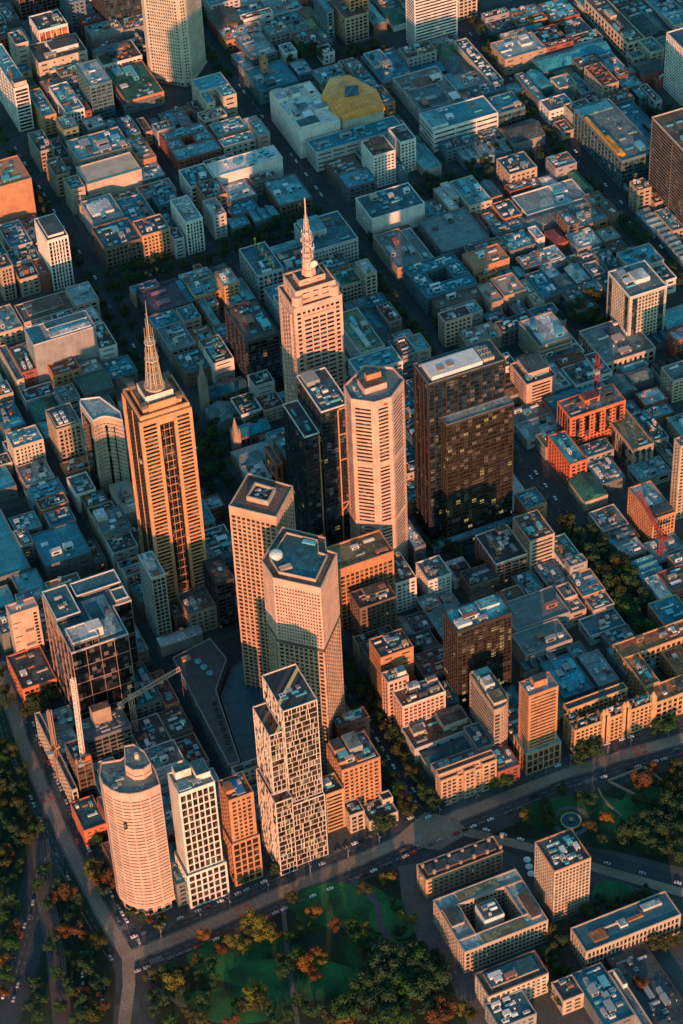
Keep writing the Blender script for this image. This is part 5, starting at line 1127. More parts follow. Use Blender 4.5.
K(410, 840, 700, 520, 16, 'w', 'or', 't', 'small orange corner house at the foot of the construction frame', n=2)
T(136, 660)
K(-10, 240, 60, 130, 22, 'w', 'gd', 'C', 'dark building with turquoise roof units behind the slim white framed tower', n=9, pal='ttg')

def lastroot(start): return [o for o in COL.objects if o.get('label', '').startswith(start)][0]
for start, fr_, side, hh in (('bright red-orange apartment', ((.1, .17), (.27, .34), (.46, .53), (.64, .71), (.83, .9)), 1, (20, 40)), ('cream concrete tower with dark green', ((.08, .2), (.8, .93)), 1, (4, 50)), ('tan building with mossy', ((.2, .3), (.5, .6), (.75, .85)), 1, (2, 22))):
    r = lastroot(start); wl = [c for c in r.children if c.name.startswith('wall')][0]; xs = [v.co.x for v in wl.data.vertices]; ys = [v.co.y for v in wl.data.vertices]; x0, x1, y0, y1 = min(xs), max(xs), min(ys), max(ys)
    for a, b in fr_:
        mb = MB(); mb.box(x0+(x1-x0)*a, y0-.2, hh[0], x0+(x1-x0)*b, y0+.3, hh[1]); mb.build('slot_glazing', gm('k' if 'orange' in start else 'b'), r)
        mb = MB(); mb.box(x0-.2, y0+(y1-y0)*a, hh[0], x0+.3, y0+(y1-y0)*b, hh[1]); mb.build('slot_glazing', gm('k' if 'orange' in start else 'b'), r)
_p = [at(508, 498), at(511, 470), at(538, 508), at(511, 512)]; FOOT.append((min(q[0] for q in _p), min(q[1] for q in _p), max(q[0] for q in _p), max(q[1] for q in _p)))

r = lastroot('tower with a blank salmon'); wl = [c for c in r.children if c.name.startswith('wall')][0]; xs = [v.co.x for v in wl.data.vertices]; ys = [v.co.y for v in wl.data.vertices]; x1, y0, y1, x0 = max(xs), min(ys), max(ys), min(xs)
for i in range(15):
    mb = MB(); mb.box(x1-4.2, y0-.15, 4+i*3.3, x1-1.8, y0+.2, 6.0+i*3.3); mb.build('window', gm('k'), r)
for i in range(9): mb = MB(); mb.box(x0+1, y0-.12, 10+i*4.6, x0+1.5+(i % 3)*2.5, y0+.2, 10.7+i*4.6); mb.build('ledge', gm('k'), r)
for i in range(2): mb = MB(); mb.box(x0+8+i, y0-.7, 22+i*14, x0+15, y0-.1, 24.2+i*14); mb.build('balcony', wm('gd'), r)
# ================================================================== extra pieces on manual buildings: masts on the ribbed grey building
r_ = [o for o in COL.objects if o.get('label', '').startswith('ribbed grey building with a row')][0]
for i in range(6):
    mb = MB(); mb.tube((0, 0, 25), (0, 0, 31), .5, .5, 8); mb.tube((0, 0, 31), (0, 0, 32.4), 1, .8, 8); mb.build('mast', mat('mast_yellow', (.55, .42, .08), .6, 'wall', amt=.1), r_, (3, -20+i*8, 0))
# ================================================================== infill: low buildings on every free lot
ORD = ['first', 'second', 'third', 'fourth', 'fifth', 'sixth', 'seventh', 'eighth', 'ninth', 'tenth', 'eleventh', 'twelfth', 'thirteenth', 'fourteenth', 'fifteenth', 'sixteenth', 'seventeenth', 'eighteenth', 'nineteenth', 'twentieth']
def ordn(i): return ORD[i] if i < 20 else str(i+1)+'th'
XS = [(-205, -113), (-104, -18), (20, 106), (118, 206), (238, 328), (338, 430), (460, 548), (558, 650), (682, 770), (780, 870)]
YS = [(14, 106), (112, 200), (228, 318), (324, 402), (428, 520), (526, 622), (662, 752), (758, 852), (886, 976), (982, 1080), (1112, 1200)]
ROOFN = dict(T='pale teal', t='dark teal', G='grey', D='dark grey', W='white', B='brown', M='maroon', N='green', P='pale grey', U='turquoise', C='deep blue-teal', R='rust-red', V='mossy', O='orange-brown')
WALLN = dict(cr='cream', wh='white', tn='tan', ob='orange brick', br='brown', rd='dark red', gy='grey', gd='dark grey', lg='light grey', te='teal', cb='sandy', oc='ochre', bl='blue-grey')
LM = [(o.location.x, o.location.y, o['label']) for o in COL.objects if not o.parent and o.get('label')]
inf = []
ri = random.Random(21)
def visible(x, y, z=6, m=6):
    u, v = proj(x, y, z); return -m < u < 683+m and -m < v < 1024+m
blocks = []
for bx in XS:
    for by in YS:
        if not any(visible(bx[0]+(bx[1]-bx[0])*i/4, by[0]+(by[1]-by[0])*j/4, 6, 60) for i in range(5) for j in range(5)): continue
        blocks.append((bx, by)); x = bx[0]
        while x < bx[1]-8:
            w = ri.uniform(17, 34); w = min(w, bx[1]-x); y = by[0]
            if bx[1]-x-w < 9: w = bx[1]-x
            while y < by[1]-8:
                d = ri.uniform(18, 38); d = min(d, by[1]-y)
                if by[1]-y-d < 9: d = by[1]-y
                inf.append([x, y, x+w, y+d]); y += d
            x += w
cnt = 0; made = []
for x0, y0, x1, y1 in inf:
    x0 += .25; x1 -= .25; y0 += .25; y1 -= .25; ok = True
    for _ in range(3):
        for a, b, c, d in FOOT:
            ox = min(x1, c)-max(x0, a); oy = min(y1, d)-max(y0, b)
            if ox > 0 and oy > 0:
                if ox < oy:
                    if x0+x1 < a+c: x1 = a-.3
                    else: x0 = c+.3
                else:
                    if y0+y1 < b+d: y1 = b-.3
                    else: y0 = d+.3
                if x1-x0 < 7 or y1-y0 < 7: ok = False; break
        if not ok: break
    if not ok or not visible((x0+x1)/2, (y0+y1)/2, 8, 8): continue
    made.append((x0, y0, x1, y1))
cells = {}
for m in made:
    cx, cy = (m[0]+m[2])/2, (m[1]+m[3])/2
    l = min(LM, key=lambda t: (t[0]-cx)**2+(t[1]-cy)**2); cells.setdefault(l[2], []).append(m)
def short(l):
    w = l.split(',')[0].split()[:6]
    while w and w[-1] in ('with', 'a', 'an', 'the', 'and', 'of', 'in', 'at', 'to', 'by', 'on', 'between', 'behind', 'beside', 'facing', 'above', 'below', 'round', 'for', 'from', 'left', 'right', 'near', 'its', 'small', 'dark', 'white', 'cream', 'tall', 'flat', 'pale', 'teal', 'two', 'grey', 'brown', 'blue', 'bright', 'bold', 'long', 'low', 'square', 'even', 'big', 'broad', 'directly', 'rusty', 'humped'): w.pop()
    return ' '.join(w)
for lab, L in cells.items():
    lx, ly = [(t[0], t[1]) for t in LM if t[2] == lab][0]; L.sort()
    used = {}
    for m in L:
        x0, y0, x1, y1 = m; cx, cy = (x0+x1)/2, (y0+y1)/2
        zone = cx > 225 or cy > 420
        rk = ri.choice('TTTttCCGGGDDDPWBBMNURV' if zone else 'TttCCGGGDDDPWBBVR'); wk = ri.choice(['cr', 'tn', 'br', 'gy', 'gd', 'lg', 'rd', 'cb', 'ob', 'te', 'wh', 'gd', 'gy'])
        h = ri.choice([6, 7, 8, 9, 10, 12, 14, 17]) if cx > 225 else ri.choice([8, 10, 12, 15, 18, 22])
        rt = ri.choice('fffffmzmpf') if h < 11 else 'f'
        st = ri.choice('bwwsb') if rt == 'f' else 's'
        u0, v0 = proj(cx, cy, h); u1, v1 = proj(lx, ly, h)
        rel = ('right of' if u0 > u1 else 'left of') if abs(u0-u1) > abs(v0-v1) else ('below' if v0 > v1 else 'above')
        key = (WALLN[wk], ROOFN[rk], rel); used.setdefault(key, 0); i = used[key]; used[key] += 1
        shp = dict(f='flat', m='gabled', z='sawtooth', p='hipped')[rt]
        base_ = f"{WALLN[wk]} building, {ROOFN[rk]} {shp} roof, {rel} the {short(lab)}"
        label = base_
        k = 0
        while label in LABELS: k += 1; label = base_.replace('building', ordn(k)+' building') if 0 else ordn(k)+' '+base_
        FOOT.append(m)
        build(x0, y0, x1, y1, h+ri.random(), st, wk, rk, label, rt=rt, par=ri.choice([.5, .8, 1.1]), group='low city buildings', name='warehouse' if rt in 'mz' else 'shop' if (x1-x0)*(y1-y0) < 420 else nm(h), n=int(min(9, 2+(x1-x0)*(y1-y0)/70)))  # all low infill buildings; warehouse and shop only mark roof form and floor area
        cnt += 1
print('INFILL', cnt, 'FOOT', len(FOOT))
# ================================================================== trees
LEAF = dict(k=mat('leaf_dark', (.032, .064, .028), .9, 'leaf'), g=mat('leaf_green', (.03, .075, .02), .9, 'leaf'), y=mat('leaf_yellow', (.13, .12, .025), .9, 'leaf'), o=mat('leaf_orange', (.21, .10, .022), .9, 'leaf'), r=mat('leaf_rust', (.11, .05, .022), .9, 'leaf'), v=mat('leaf_olive', (.05, .055, .02), .9, 'leaf'))
bark = mat('bark', (.07, .055, .045), .95, 'wall')
def crown_mesh(seed, tall):
    r = random.Random(seed); mb = MB(); lobes = []
    for i in range(11):
        t = r.random()*6.283; q = r.uniform(.15, .78); z = r.uniform(-.55, .8)
        lobes.append((math.cos(t)*q*(1-.35*max(0, z)), math.sin(t)*q*(1-.35*max(0, z)), .95+z*.55*tall, r.uniform(.26, .44)))
    for lx, ly, lz, lr in lobes:
        for k in range(150):
            d = Vector((r.gauss(0, 1), r.gauss(0, 1), r.gauss(0, 1))).normalized(); rad = lr*(r.random()**.33)*r.uniform(.85, 1.15)
            c = Vector((lx, ly, lz))+d*rad; s = r.uniform(.032, .062)
            n = (d+Vector((r.uniform(-.6, .6), r.uniform(-.6, .6), r.uniform(-.2, .8)))).normalized(); a = n.orthogonal().normalized(); b = n.cross(a); ph = r.random()*3; a, b = a*math.cos(ph)+b*math.sin(ph), b*math.cos(ph)-a*math.sin(ph)
            mb.quad(c-a*s-b*s*.6, c+a*s-b*s*.7, c+a*s*.9+b*s, c-a*s*.7+b*s*.8)
    return mb
def trunk_mesh(seed):
    r = random.Random(seed); mb = MB(); mb.tube((0, 0, -.02), (.02, .01, .5), .055, .038, 7)
    for i in range(5):
        t = i*1.26+r.random(); mb.tube((.02, .01, .42+.03*i), (math.cos(t)*.4, math.sin(t)*.4, .85+r.random()*.25), .025, .008, 5)
    return mb
CR = {}; TR = []
for s in range(5):
    for k, m in LEAF.items():
        o = crown_mesh(s+10, (1.0, .8, 1.2, .9, 1.1)[s]).build('tmp', m); CR[(s, k)] = o.data; bpy.data.objects.remove(o)
    o = trunk_mesh(s).build('tmp', bark); TR.append(o.data); bpy.data.objects.remove(o)
rt_ = random.Random(77); NTREE = 0
COLN = dict(k='dark green', g='green', y='yellow-green', o='orange autumn', r='rusty autumn', v='olive')
def tree(x, y, R, c, label, group, z=.1):
    global NTREE
    if not visible(x, y, 6, 25): return False
    NTREE += 1; s = rt_.randrange(5)
    r = empty('park_tree' if 'park' in group or 'grove' in group or 'strip' in group or 'slab' in group or 'clump' in group else 'street_tree', (x, y, z), label, 'tree', group)
    a = inst(TR[s], 'trunk', r, (0, 0, 0), 0, (R, R, R*1.15)); b = inst(CR[(s, c)], 'crown', r, (0, 0, 0), rt_.random()*6.28, (R*rt_.uniform(.9, 1.1), R*rt_.uniform(.9, 1.1), R*rt_.uniform(.95, 1.25)))
    return True
TBUF = {}
def blocked(x, y, R):
    return any(a-R*.5 < x < c+R*.5 and b-R*.5 < y < d+R*.5 for a, b, c, d in FOOT)
def row(where, p, q, step, R, cols, pxl=True, jit=1.2):
    step *= 1.3; R *= 1.4
    a = Vector(at(*p)) if pxl else Vector(p); b = Vector(at(*q)) if pxl else Vector(q); d = b-a; n = max(1, int(d.length/step)); i_ = 0
    for i in range(n+1):
        c = a+d*i/n+Vector((rt_.uniform(-jit, jit), rt_.uniform(-jit, jit)))
        if blocked(c.x, c.y, R) or not visible(c.x, c.y, 6, 20): continue
        k = rt_.choice(cols); TBUF.setdefault(where, []).append((c.x, c.y, R*rt_.uniform(.8, 1.15), k))
def patch(where, pts, cols, R=(3.5, 6.5)):
    for (u, v, *o) in pts:
        x, y = at(u, v+6); r = (o[0] if o else rt_.uniform(*R))*1.38; k = o[1] if len(o) > 1 else rt_.choice(cols)
        TBUF.setdefault(where, []).append((x, y, r, k))
# avenue (x=222): both kerbs
row('on the left kerb of the long tree-lined avenue', (214, 22), (214, 212), 7.2, 6.8, 'kkvkg', False)
row('on the right kerb of the long tree-lined avenue', (230, 22), (230, 212), 6.8, 7, 'kkvkg', False)
row('on the left kerb beyond the black tower', (212, 300), (212, 620), 13, 5, 'kkv', False); row('on the right kerb beyond the black tower', (232, 430), (232, 620), 15, 4.6, 'kkv', False)
# tree-lined street at x=0
row('on left side of the orange hotel street', (-6, 16), (-6, 205), 8.5, 4.6, 'kkgv', False); row('on right side of the orange hotel street', (10, 16), (10, 205), 8.5, 5.2, 'kkgkv', False)
row('mid street left of the church', (-6, 300), (-6, 640), 14, 4.5, 'kkv', False); row('on the far side, street by the church', (9, 300), (9, 640), 14, 4.5, 'kkv', False)
row('in the leafy square north of the long arcades', (-4, 660), (-4, 1000), 15, 4.5, 'kkv', False)
row('in the cross street of trees, upper left', (15, 638), (206, 638), 9, 5, 'kkkv', False); row('on the far kerb of the cross street, upper left', (15, 654), (206, 654), 9.5, 5, 'kkkv', False)
row('in the cross street of trees, upper right', (238, 640), (430, 640), 10, 4.8, 'kkv', False); row('on the far kerb of the cross street, upper right', (458, 654), (640, 654), 11, 5, 'kkv', False)
row('on the near kerb of the right-hand cross street', (460, 640), (640, 640), 10, 5, 'kkv', False)
row('beside the wide avenue at the upper right', (434, 430), (434, 860), 12, 5, 'kkkv', False); row('across the wide avenue at the upper right', (456, 430), (456, 860), 13, 5, 'kkv', False)
row('along the top avenue', (213, 885), (213, 1080), 12, 5, 'kkv', False); row('across the top avenue', (231, 885), (231, 1080), 12, 5, 'kkv', False)
row('on the shady cross street behind the black tower', (60, 206), (206, 206), 10, 4.4, 'kkv', False)
row('on the road left of the blue roofs', (-212, 215), (-212, 400), 16, 4, 'kv', False)
patch('around the small brown church', [(212, 435), (222, 452), (204, 452), (214, 468), (228, 478), (240, 420), (252, 405), (262, 412), (240, 400), (256, 425), (205, 475), (236, 488), (262, 398), (218, 425)], 'kkg', (5, 7))
patch('in the clump above the white roof deck', [(575, 310), (585, 318), (595, 312), (600, 322), (565, 318), (580, 305), (592, 300)], 'kkv', (5, 7))
patch('in the clump by the square cream office', [(450, 175), (440, 182), (428, 178), (470, 165), (460, 188), (485, 160), (495, 150)], 'kkv', (4.5, 6))
patch('in the clump beside the museum-like hall', [(500, 60), (488, 52), (515, 30), (530, 25), (545, 20), (560, 30), (505, 40)], 'kkv', (5, 7))
patch('in the clump at the top centre', [(302, 52), (312, 48), (322, 55), (332, 52), (292, 58), (355, 48), (365, 52), (375, 45), (385, 50), (350, 56)], 'kkv', (5, 7))
patch('between the brick block and the glassy tower', [(432, 545), (442, 540), (452, 548), (460, 552), (420, 665), (428, 672), (436, 660), (418, 655)], 'kkv', (4.5, 6))
patch('on the green lot left of the mirrored block', [(28, 690), (40, 695), (50, 700), (34, 705), (46, 690), (2, 690), (8, 700)], 'kkvr', (4.5, 6.5))
# big park, bottom centre
patch('in the big park at the bottom, along the road', [(205, 935, 4.5, 'o'), (222, 948, 4, 'o'), (232, 940, 5, 'y'), (245, 945, 4.5, 'y'), (255, 925, 7, 'y'), (262, 935, 6, 'y'), (248, 932, 5, 'o'), (268, 930, 5, 'v'), (275, 932, 4, 'o'), (182, 972, 4.5, 'o'), (196, 958, 4.5, 'v'), (212, 962, 4, 'k'), (176, 985, 6.5, 'y'),
  (165, 1000, 5, 'k'), (292, 896, 4, 'o'), (290, 935, 4, 'y'), (300, 930, 4, 'k'), (312, 925, 3.5, 'g'), (314, 912, 4.5, 'o'), (336, 925, 4, 'r'), (365, 890, 4.5, 'v'), (352, 925, 4.5, 'y'), (386, 878, 4, 'y'), (392, 875, 3.5, 'o')], 'kv')
patch('in the middle of the big park at the bottom', [(282, 958, 4, 'v'), (290, 962, 5, 'k'), (298, 955, 4.5, 'y'), (306, 965, 5, 'o'), (312, 960, 6, 'o'), (322, 958, 4, 'y'), (315, 975, 4.5, 'r'), (285, 970, 5, 'k'), (252, 1000, 6, 'y'), (262, 1004, 5.5, 'o'), (245, 1006, 5, 'v'), (258, 990, 5, 'y'), (236, 1000, 3, 'g'), (204, 1000, 5, 'k'),
  (358, 938, 5, 'y'), (366, 932, 5, 'y'), (372, 942, 5.5, 'g'), (364, 950, 4.5, 'v'), (408, 918, 5, 'y'), (400, 930, 4, 'k'), (395, 905, 4, 'k'), (232, 1020, 4.5, 'o'), (274, 1018, 5, 'k'), (210, 985, 4, 'k'), (190, 1015, 5, 'v'), (172, 1020, 5, 'y')], 'kv')
patch('in the dense dark grove at the bottom', [(378, 965), (388, 958), (398, 955), (408, 960), (418, 965), (382, 978), (394, 972), (406, 975), (418, 980), (372, 985), (386, 990), (398, 990), (410, 992), (422, 994), (372, 1002), (384, 1005), (398, 1008), (362, 992), (352, 1000), (360, 1012), (345, 1015), (400, 1020), (385, 1022), (430, 975), (438, 985),
  (428, 1008, 6, 'k'), (300, 1000, 5, 'k'), (315, 1010, 5.5, 'k'), (330, 1018, 5, 'v'), (290, 1015, 5, 'k')], 'kkkg', (6, 8.5))
patch('near the bottom edge of the dark grove', [(440, 1002, 6, 'r'), (448, 1012, 6, 'r'), (436, 1018, 5.5, 'r'), (460, 1008, 5, 'y'), (470, 1015, 4.5, 'v'), (345, 1024, 5, 'o'), (348, 1018, 4, 'r'), (442, 965, 5, 'k'), (436, 955, 4, 'k'), (420, 950, 5, 'k')], 'k')
# triangle park, right
patch('in the right-hand park round the fountain', [(525, 815, 4, 'y'), (547, 815, 5, 'v'), (550, 822, 5, 'v'), (562, 789, 4, 'o'), (590, 826, 4.5, 'o'), (606, 818, 4.5, 'o'), (590, 800, 5, 'k'), (580, 795, 4, 'k'), (545, 800, 4, 'k'), (602, 838, 4, 'k'), (640, 785, 7, 'r'), (652, 768, 4, 'r'), (545, 808, 4, 'k')], 'k')
patch('in the dark grove at the right edge', [(668, 805), (676, 812), (665, 820), (672, 828), (680, 835), (658, 832), (645, 838), (635, 830), (640, 822), (650, 846), (662, 850), (676, 855), (628, 838), (684, 800), (682, 785), (675, 790), (655, 822), (625, 828)], 'kkkv', (5, 7))
patch('near the tan office slab', [(612, 905), (622, 908), (632, 900), (638, 905), (645, 892), (560, 945), (552, 958), (560, 970), (548, 950), (570, 975), (556, 990), (562, 1002), (640, 985, 5, 'o'), (655, 945), (672, 940), (683, 930), (600, 900), (575, 925), (590, 915), (530, 930), (552, 935)], 'kkkv', (4, 6))
patch('in front of the ornate hotel', [(585, 752, 6, 'k'), (595, 748, 6, 'k'), (580, 758, 5, 'k'), (660, 728, 5.5, 'g'), (670, 724, 5.5, 'g'), (380, 825, 6, 'k'), (388, 820, 5, 'k'), (497, 783, 5.5, 'g'), (505, 780, 5, 'k'), (240, 878), (246, 872, 5, 'k'), (275, 868, 4, 'k')], 'k', (4.5, 5.5))
# left strip
lp = [(5, 760, 'y'), (12, 752, 'v'), (8, 745, 'v'), (30, 838, 'o'), (38, 832, 'y'), (32, 822, 'v'), (18, 790, 'k'), (95, 865, 'o'), (100, 880, 'o'), (92, 872, 'y'), (60, 885, 'k'), (70, 895, 'r'), (55, 895, 'r'), (78, 900, 'k'), (48, 905, 'k'), (75, 930, 'r'), (85, 935, 'r'), (92, 945, 'o'), (100, 942, 'o'), (96, 938, 'o'), (70, 955, 'k'), (80, 965, 'k'), (90, 970, 'k'), (60, 975, 'k'),
  (98, 1008, 'o'), (95, 1015, 'o'), (102, 1002, 'r'), (85, 1005, 'k'), (80, 1018, 'k'), (10, 900, 'k'), (5, 915, 'g'), (18, 905, 'k'), (12, 945, 'y'), (5, 960, 'o'), (8, 975, 'y'), (16, 930, 'r'), (4, 940, 'k'), (10, 880, 'k'), (20, 865, 'k'), (8, 850, 'r'), (14, 830, 'k'), (5, 815, 'k'), (36, 985, 'k'), (42, 1000, 'k'), (38, 1015, 'k'), (30, 1005, 'k'), (52, 945, 'k'), (45, 870, 'k'), (40, 885, 'k'), (112, 880, 'o'), (104, 890, 'k'),
  (3, 990, 'r'), (62, 1005, 'k'), (72, 990, 'k'), (68, 920, 'k'), (62, 935, 'r'), (100, 840, 'k'), (108, 850, 'k'), (24, 770, 'k'), (20, 805, 'v'), (25, 812, 'k'), (163, 915, 'o'), (150, 918, 'r'), (160, 925, 'y'), (142, 915, 'k'), (132, 910, 'k'), (135, 902, 'v')]
patch('in the strip beside the left roads', [(u, v, rt_.uniform(3.6, 5.6) if u < 115 else 3, c) for u, v, c in lp], 'k')
def segd(p, P):
    best = 1e9
    for a, b in zip(P, P[1:]):
        d = b-a; t = max(0, min(1, (p-a).dot(d)/d.length_squared)); best = min(best, (p-(a+d*t)).length)
    return best
FWY = [Vector(at(*q)) for q in ((-30, 1090), (8, 1000), (32, 920), (48, 850), (46, 800))]; RLY = [Vector(at(*q)) for q in ((40, 840), (46, 900), (56, 960), (66, 1060))]; TKV = [Vector(at(*q)) for q in TRK+[]]; TK2 = [Vector(at(*q)) for q in ((128, 955), (129, 985), (122, 1040))]; MAC = [Vector(at(*q)) for q in ((428, 824), (480, 835), (540, 850), (610, 872), (760, 915))]
def scatter(where, u0, v0, u1, v1, n, cols, R, free=8):
    L = TBUF.setdefault(where, []); k = 0
    for _ in range(n*12):
        if k >= n: break
        p = Vector(at(rt_.uniform(u0, u1), rt_.uniform(v0, v1))); r = rt_.uniform(*R)
        if segd(p, FWY) < 18+r*.8 or segd(p, RLY) < 8+r*.9 or segd(p, TKV) < 16+r*.4 or segd(p, TK2) < 12 or segd(p, MAC) < 13+r*.4 or blocked(p.x, p.y, r): continue
        if any((p.x-a[0])**2+(p.y-a[1])**2 < free**2 for LL in TBUF.values() for a in LL): continue
        L.append((p.x, p.y, r, rt_.choice(cols))); k += 1
scatter('in the wooded strip left of the left road', -5, 745, 112, 1030, 52, 'kkkkkvvr', (5, 7.5), 7.5)
scatter('in the lower left corner of the big park', 150, 960, 215, 1030, 8, 'kkv', (5, 7))
scatter('at the far right park beside the gardens', 640, 775, 690, 860, 9, 'kkkv', (5, 8))
for L in TBUF.values():
    for i, (x, y, R, k) in enumerate(L):
        q = rt_.random(); L[i] = (x, y, R, ('v' if q < .45 else 'r' if q < .6 else 'o') if k == 'o' else ('g' if q < .4 else 'y') if k == 'y' else k)
for where, L in TBUF.items():
    L.sort(key=lambda t: proj(t[0], t[1], 0)[0]); cn = {}
    byc = {}
    for t in L: byc[t[3]] = byc.get(t[3], 0)+1
    for x, y, R, k in L:
        if not visible(x, y, 6, 20): continue
        cn[k] = cn.get(k, 0)+1; nth = '' if byc[k] == 1 else ordn(cn[k]-1)+' from the left '
        lb = f"{COLN[k]} tree {nth}{where}"
        if nth: lb = f"{ordn(cn[k]-1)} {COLN[k]} tree from left {where}"
        if lb in LABELS: continue
        tree(x, y, R, k, lb, 'trees '+where)
print('TREES', NTREE)
# ================================================================== vehicles
def car_mesh(m):
    mb = MB(); L, W = 2.25, .9
    prof = [(-L, .35), (-L, .85), (-1.3, 1.0), (-.75, 1.45), (.75, 1.5), (1.35, 1.0), (L, .8), (L, .35)]
    n = len(mb.v); k = len(prof)
    for s in (-W, W):
        for x, z in prof: mb.v.append((x, s*(.85 if z > 1.2 else 1), z))
    for i in range(k): j = (i+1) % k; mb.f.append((n+i, n+k+i, n+k+j, n+j)); mb.mi.append(1 if i in (2, 4) else 0)
    mb.f.append(tuple(n+i for i in range(k))); mb.f.append(tuple(n+k+k-1-i for i in range(k))); mb.mi += [0, 0]
    for s in (-1, 1): mb.box(-.9, s*.9-.03 if s > 0 else -.93, 1.02, .95, s*.9+.03 if s > 0 else -.87, 1.3, 1)
    for x in (-1.35, 1.35):
        for y in (-.85, .85): mb.tube((x, y-.1, .33), (x, y+.1, .33), .33, .33, 8, 2)
    return mb
tyre = mat('tyre', (.015, .015, .015), .9); CARM = {}
for k, c in dict(white=(.75, .75, .75), black=(.02, .02, .025), silver=(.4, .42, .44), red=(.4, .03, .03), blue=(.04, .09, .25), grey=(.12, .13, .14)).items():
    o = car_mesh(0).build('tmp', [mat('car_'+k, c, .35, 'plain'), mat('car_glass', (.01, .012, .015), .15, 'plain'), tyre]); CARM[k] = o.data; bpy.data.objects.remove(o)
for k in ('white', 'black', 'silver', 'red', 'blue', 'grey'):
    c = dict(white=(.75, .75, .75), black=(.02, .02, .025), silver=(.4, .42, .44), red=(.4, .03, .03), blue=(.04, .09, .25), grey=(.12, .13, .14))[k]; MATS['car_'+k].node_tree.nodes['Principled BSDF'].inputs['Base Color'].default_value = (*c, 1)
MATS['car_glass'].node_tree.nodes['Principled BSDF'].inputs['Base Color'].default_value = (.01, .012, .015, 1)
CARS = {}
def carline(where, a, b, step, fill=.75, side=0, z=.01):
    a = Vector(a); b = Vector(b); d = b-a; L = d.length; d.normalize(); t = rt_.uniform(0, 3); n = Vector((-d.y, d.x))
    while t < L:
        if rt_.random() < fill:
            p = a+d*t+n*side
            if not blocked(p.x, p.y, 0) and visible(p.x, p.y, 1, 0): CARS.setdefault(where, []).append((p.x, p.y, math.atan2(d.y, d.x)+(math.pi/3 if side == 99 else 0), rt_.choice(['white', 'white', 'white', 'silver', 'silver', 'black', 'grey', 'grey', 'grey', 'black', 'blue', 'silver', 'grey', 'white', 'silver', 'red']), z))
        t += step
V = lambda u, v: at(u, v)
for i in range(4, 13):
    a, b = V(*TRK[i]), V(*TRK[i+1]); w = ['', '', '', '', 'at the left end', 'below the slim white tower', 'below the irregular tower', 'left of the big junction', 'at the big junction', 'below the ochre house', 'below the banded tower', 'before the ornate hotel', 'at the right end'][i]
    carline('at the boulevard city kerb '+w, a, b, 6.4, .62, 13.2, .02); carline('at the boulevard park kerb '+w, a, b, 6.4, .6, -13.2, .02)
    carline('driving the boulevard '+w, a, b, 19, .5, 8 if i % 2 else -8, .02)
for i in range(0, 4):
    a, b = V(*TRK[i]), V(*TRK[i+1]); w = ['by the left edge', 'by the green lot', 'beside construction frame', 'beside the curved tower'][i]
    carline('parked city side, left road '+w, a, b, 6.4, .6, 11, .02); carline('driving the left road '+w, a, b, 15, .5, 6.5, .02); carline('parked park side, left road '+w, a, b, 7, .35, -10, .02)
carline('queued on the freeway at the left edge', V(8, 1000), V(32, 920), 8, .6, 3.6, .01); carline('heading away on the freeway at the left edge', V(8, 1000), V(32, 920), 11, .5, -3.6, .01); carline('on the freeway near the railway', V(32, 920), V(48, 850), 12, .6, 1.8, .01)
carline('standing in the car park by the railway', V(78, 905), V(84, 1000), 8, .55, 0, .01); carline('standing on the road under the rust-coloured trees', V(104, 985), V(100, 1020), 6, .7, 0, .01); carline('turning near the Y-shaped junction', V(150, 975), V(156, 1020), 9, .6, 0, .01)
carline('in the tree-lined street by the orange hotel', (2, 25), (2, 205), 9, .75, 0); carline('coming down the street by the orange hotel', (5.5, 25), (5.5, 205), 12, .6, 0)
carline('on the avenue between the street trees', (219, 25), (219, 430), 14, .55); carline('coming down the avenue between the street trees', (225, 25), (225, 430), 16, .55)
carline('on the dark street left of the church', (1, 380), (1, 640), 14, .5); carline('on the top street left of the church', (3.5, 660), (3.5, 900), 13, .5)
carline('on the wide avenue at the upper right', (441, 470), (441, 860), 14, .5); carline('coming down the wide avenue at the upper right', (448, 470), (448, 860), 14, .5)
carline('on the cross street with trees, upper left', (20, 644), (206, 644), 13, .5); carline('on the cross street behind the black tower', (60, 212), (206, 212), 12, .6); carline('on the long canyon street at the top', (221, 660), (221, 900), 11, .6)
carline('on the diagonal road past the tan tower', V(480, 836), V(700, 897), 12, .5, 6, .02)
for j in range(7): carline(f'in the open car park beside the red-orange block, row {ordn(j)}', at(548+j*7.5, 372+j*5.5), at(566+j*7.5, 366+j*5.5) if j > 9 else at(590+j*1.5, 372+j*8), 5.5, 0) if 0 else None
def lot():
    x0, y0 = at(556, 398); x1, y1 = at(594, 380)
    for j in range(8):
        for i in range(7):
            if rt_.random() < .8:
                x = x0+2+i*5.6; y = y0+j*6.0
                if not blocked(x, y, 0): CARS.setdefault('in the open car park beside the red-orange block', []).append((x, y, 1.57, rt_.choice(['white', 'white', 'silver', 'grey', 'blue', 'black']), .13))
lot()
NC = 0
for where, L in CARS.items():
    L.sort(key=lambda t: proj(t[0], t[1], 0)[0]); cn = {}
    for x, y, a, k, z in L:
        if NC > 298: break
        i = cn.get(k, 0); cn[k] = i+1; NC += 1
        o = bpy.data.objects.new('car', CARM[k]); COL.objects.link(o); o.location = (x, y, z); o.rotation_euler = (0, 0, a); tag(o, f"{ordn(i)} {k} car from left {where}", 'car', 'cars '+where)
print('CARS', NC)
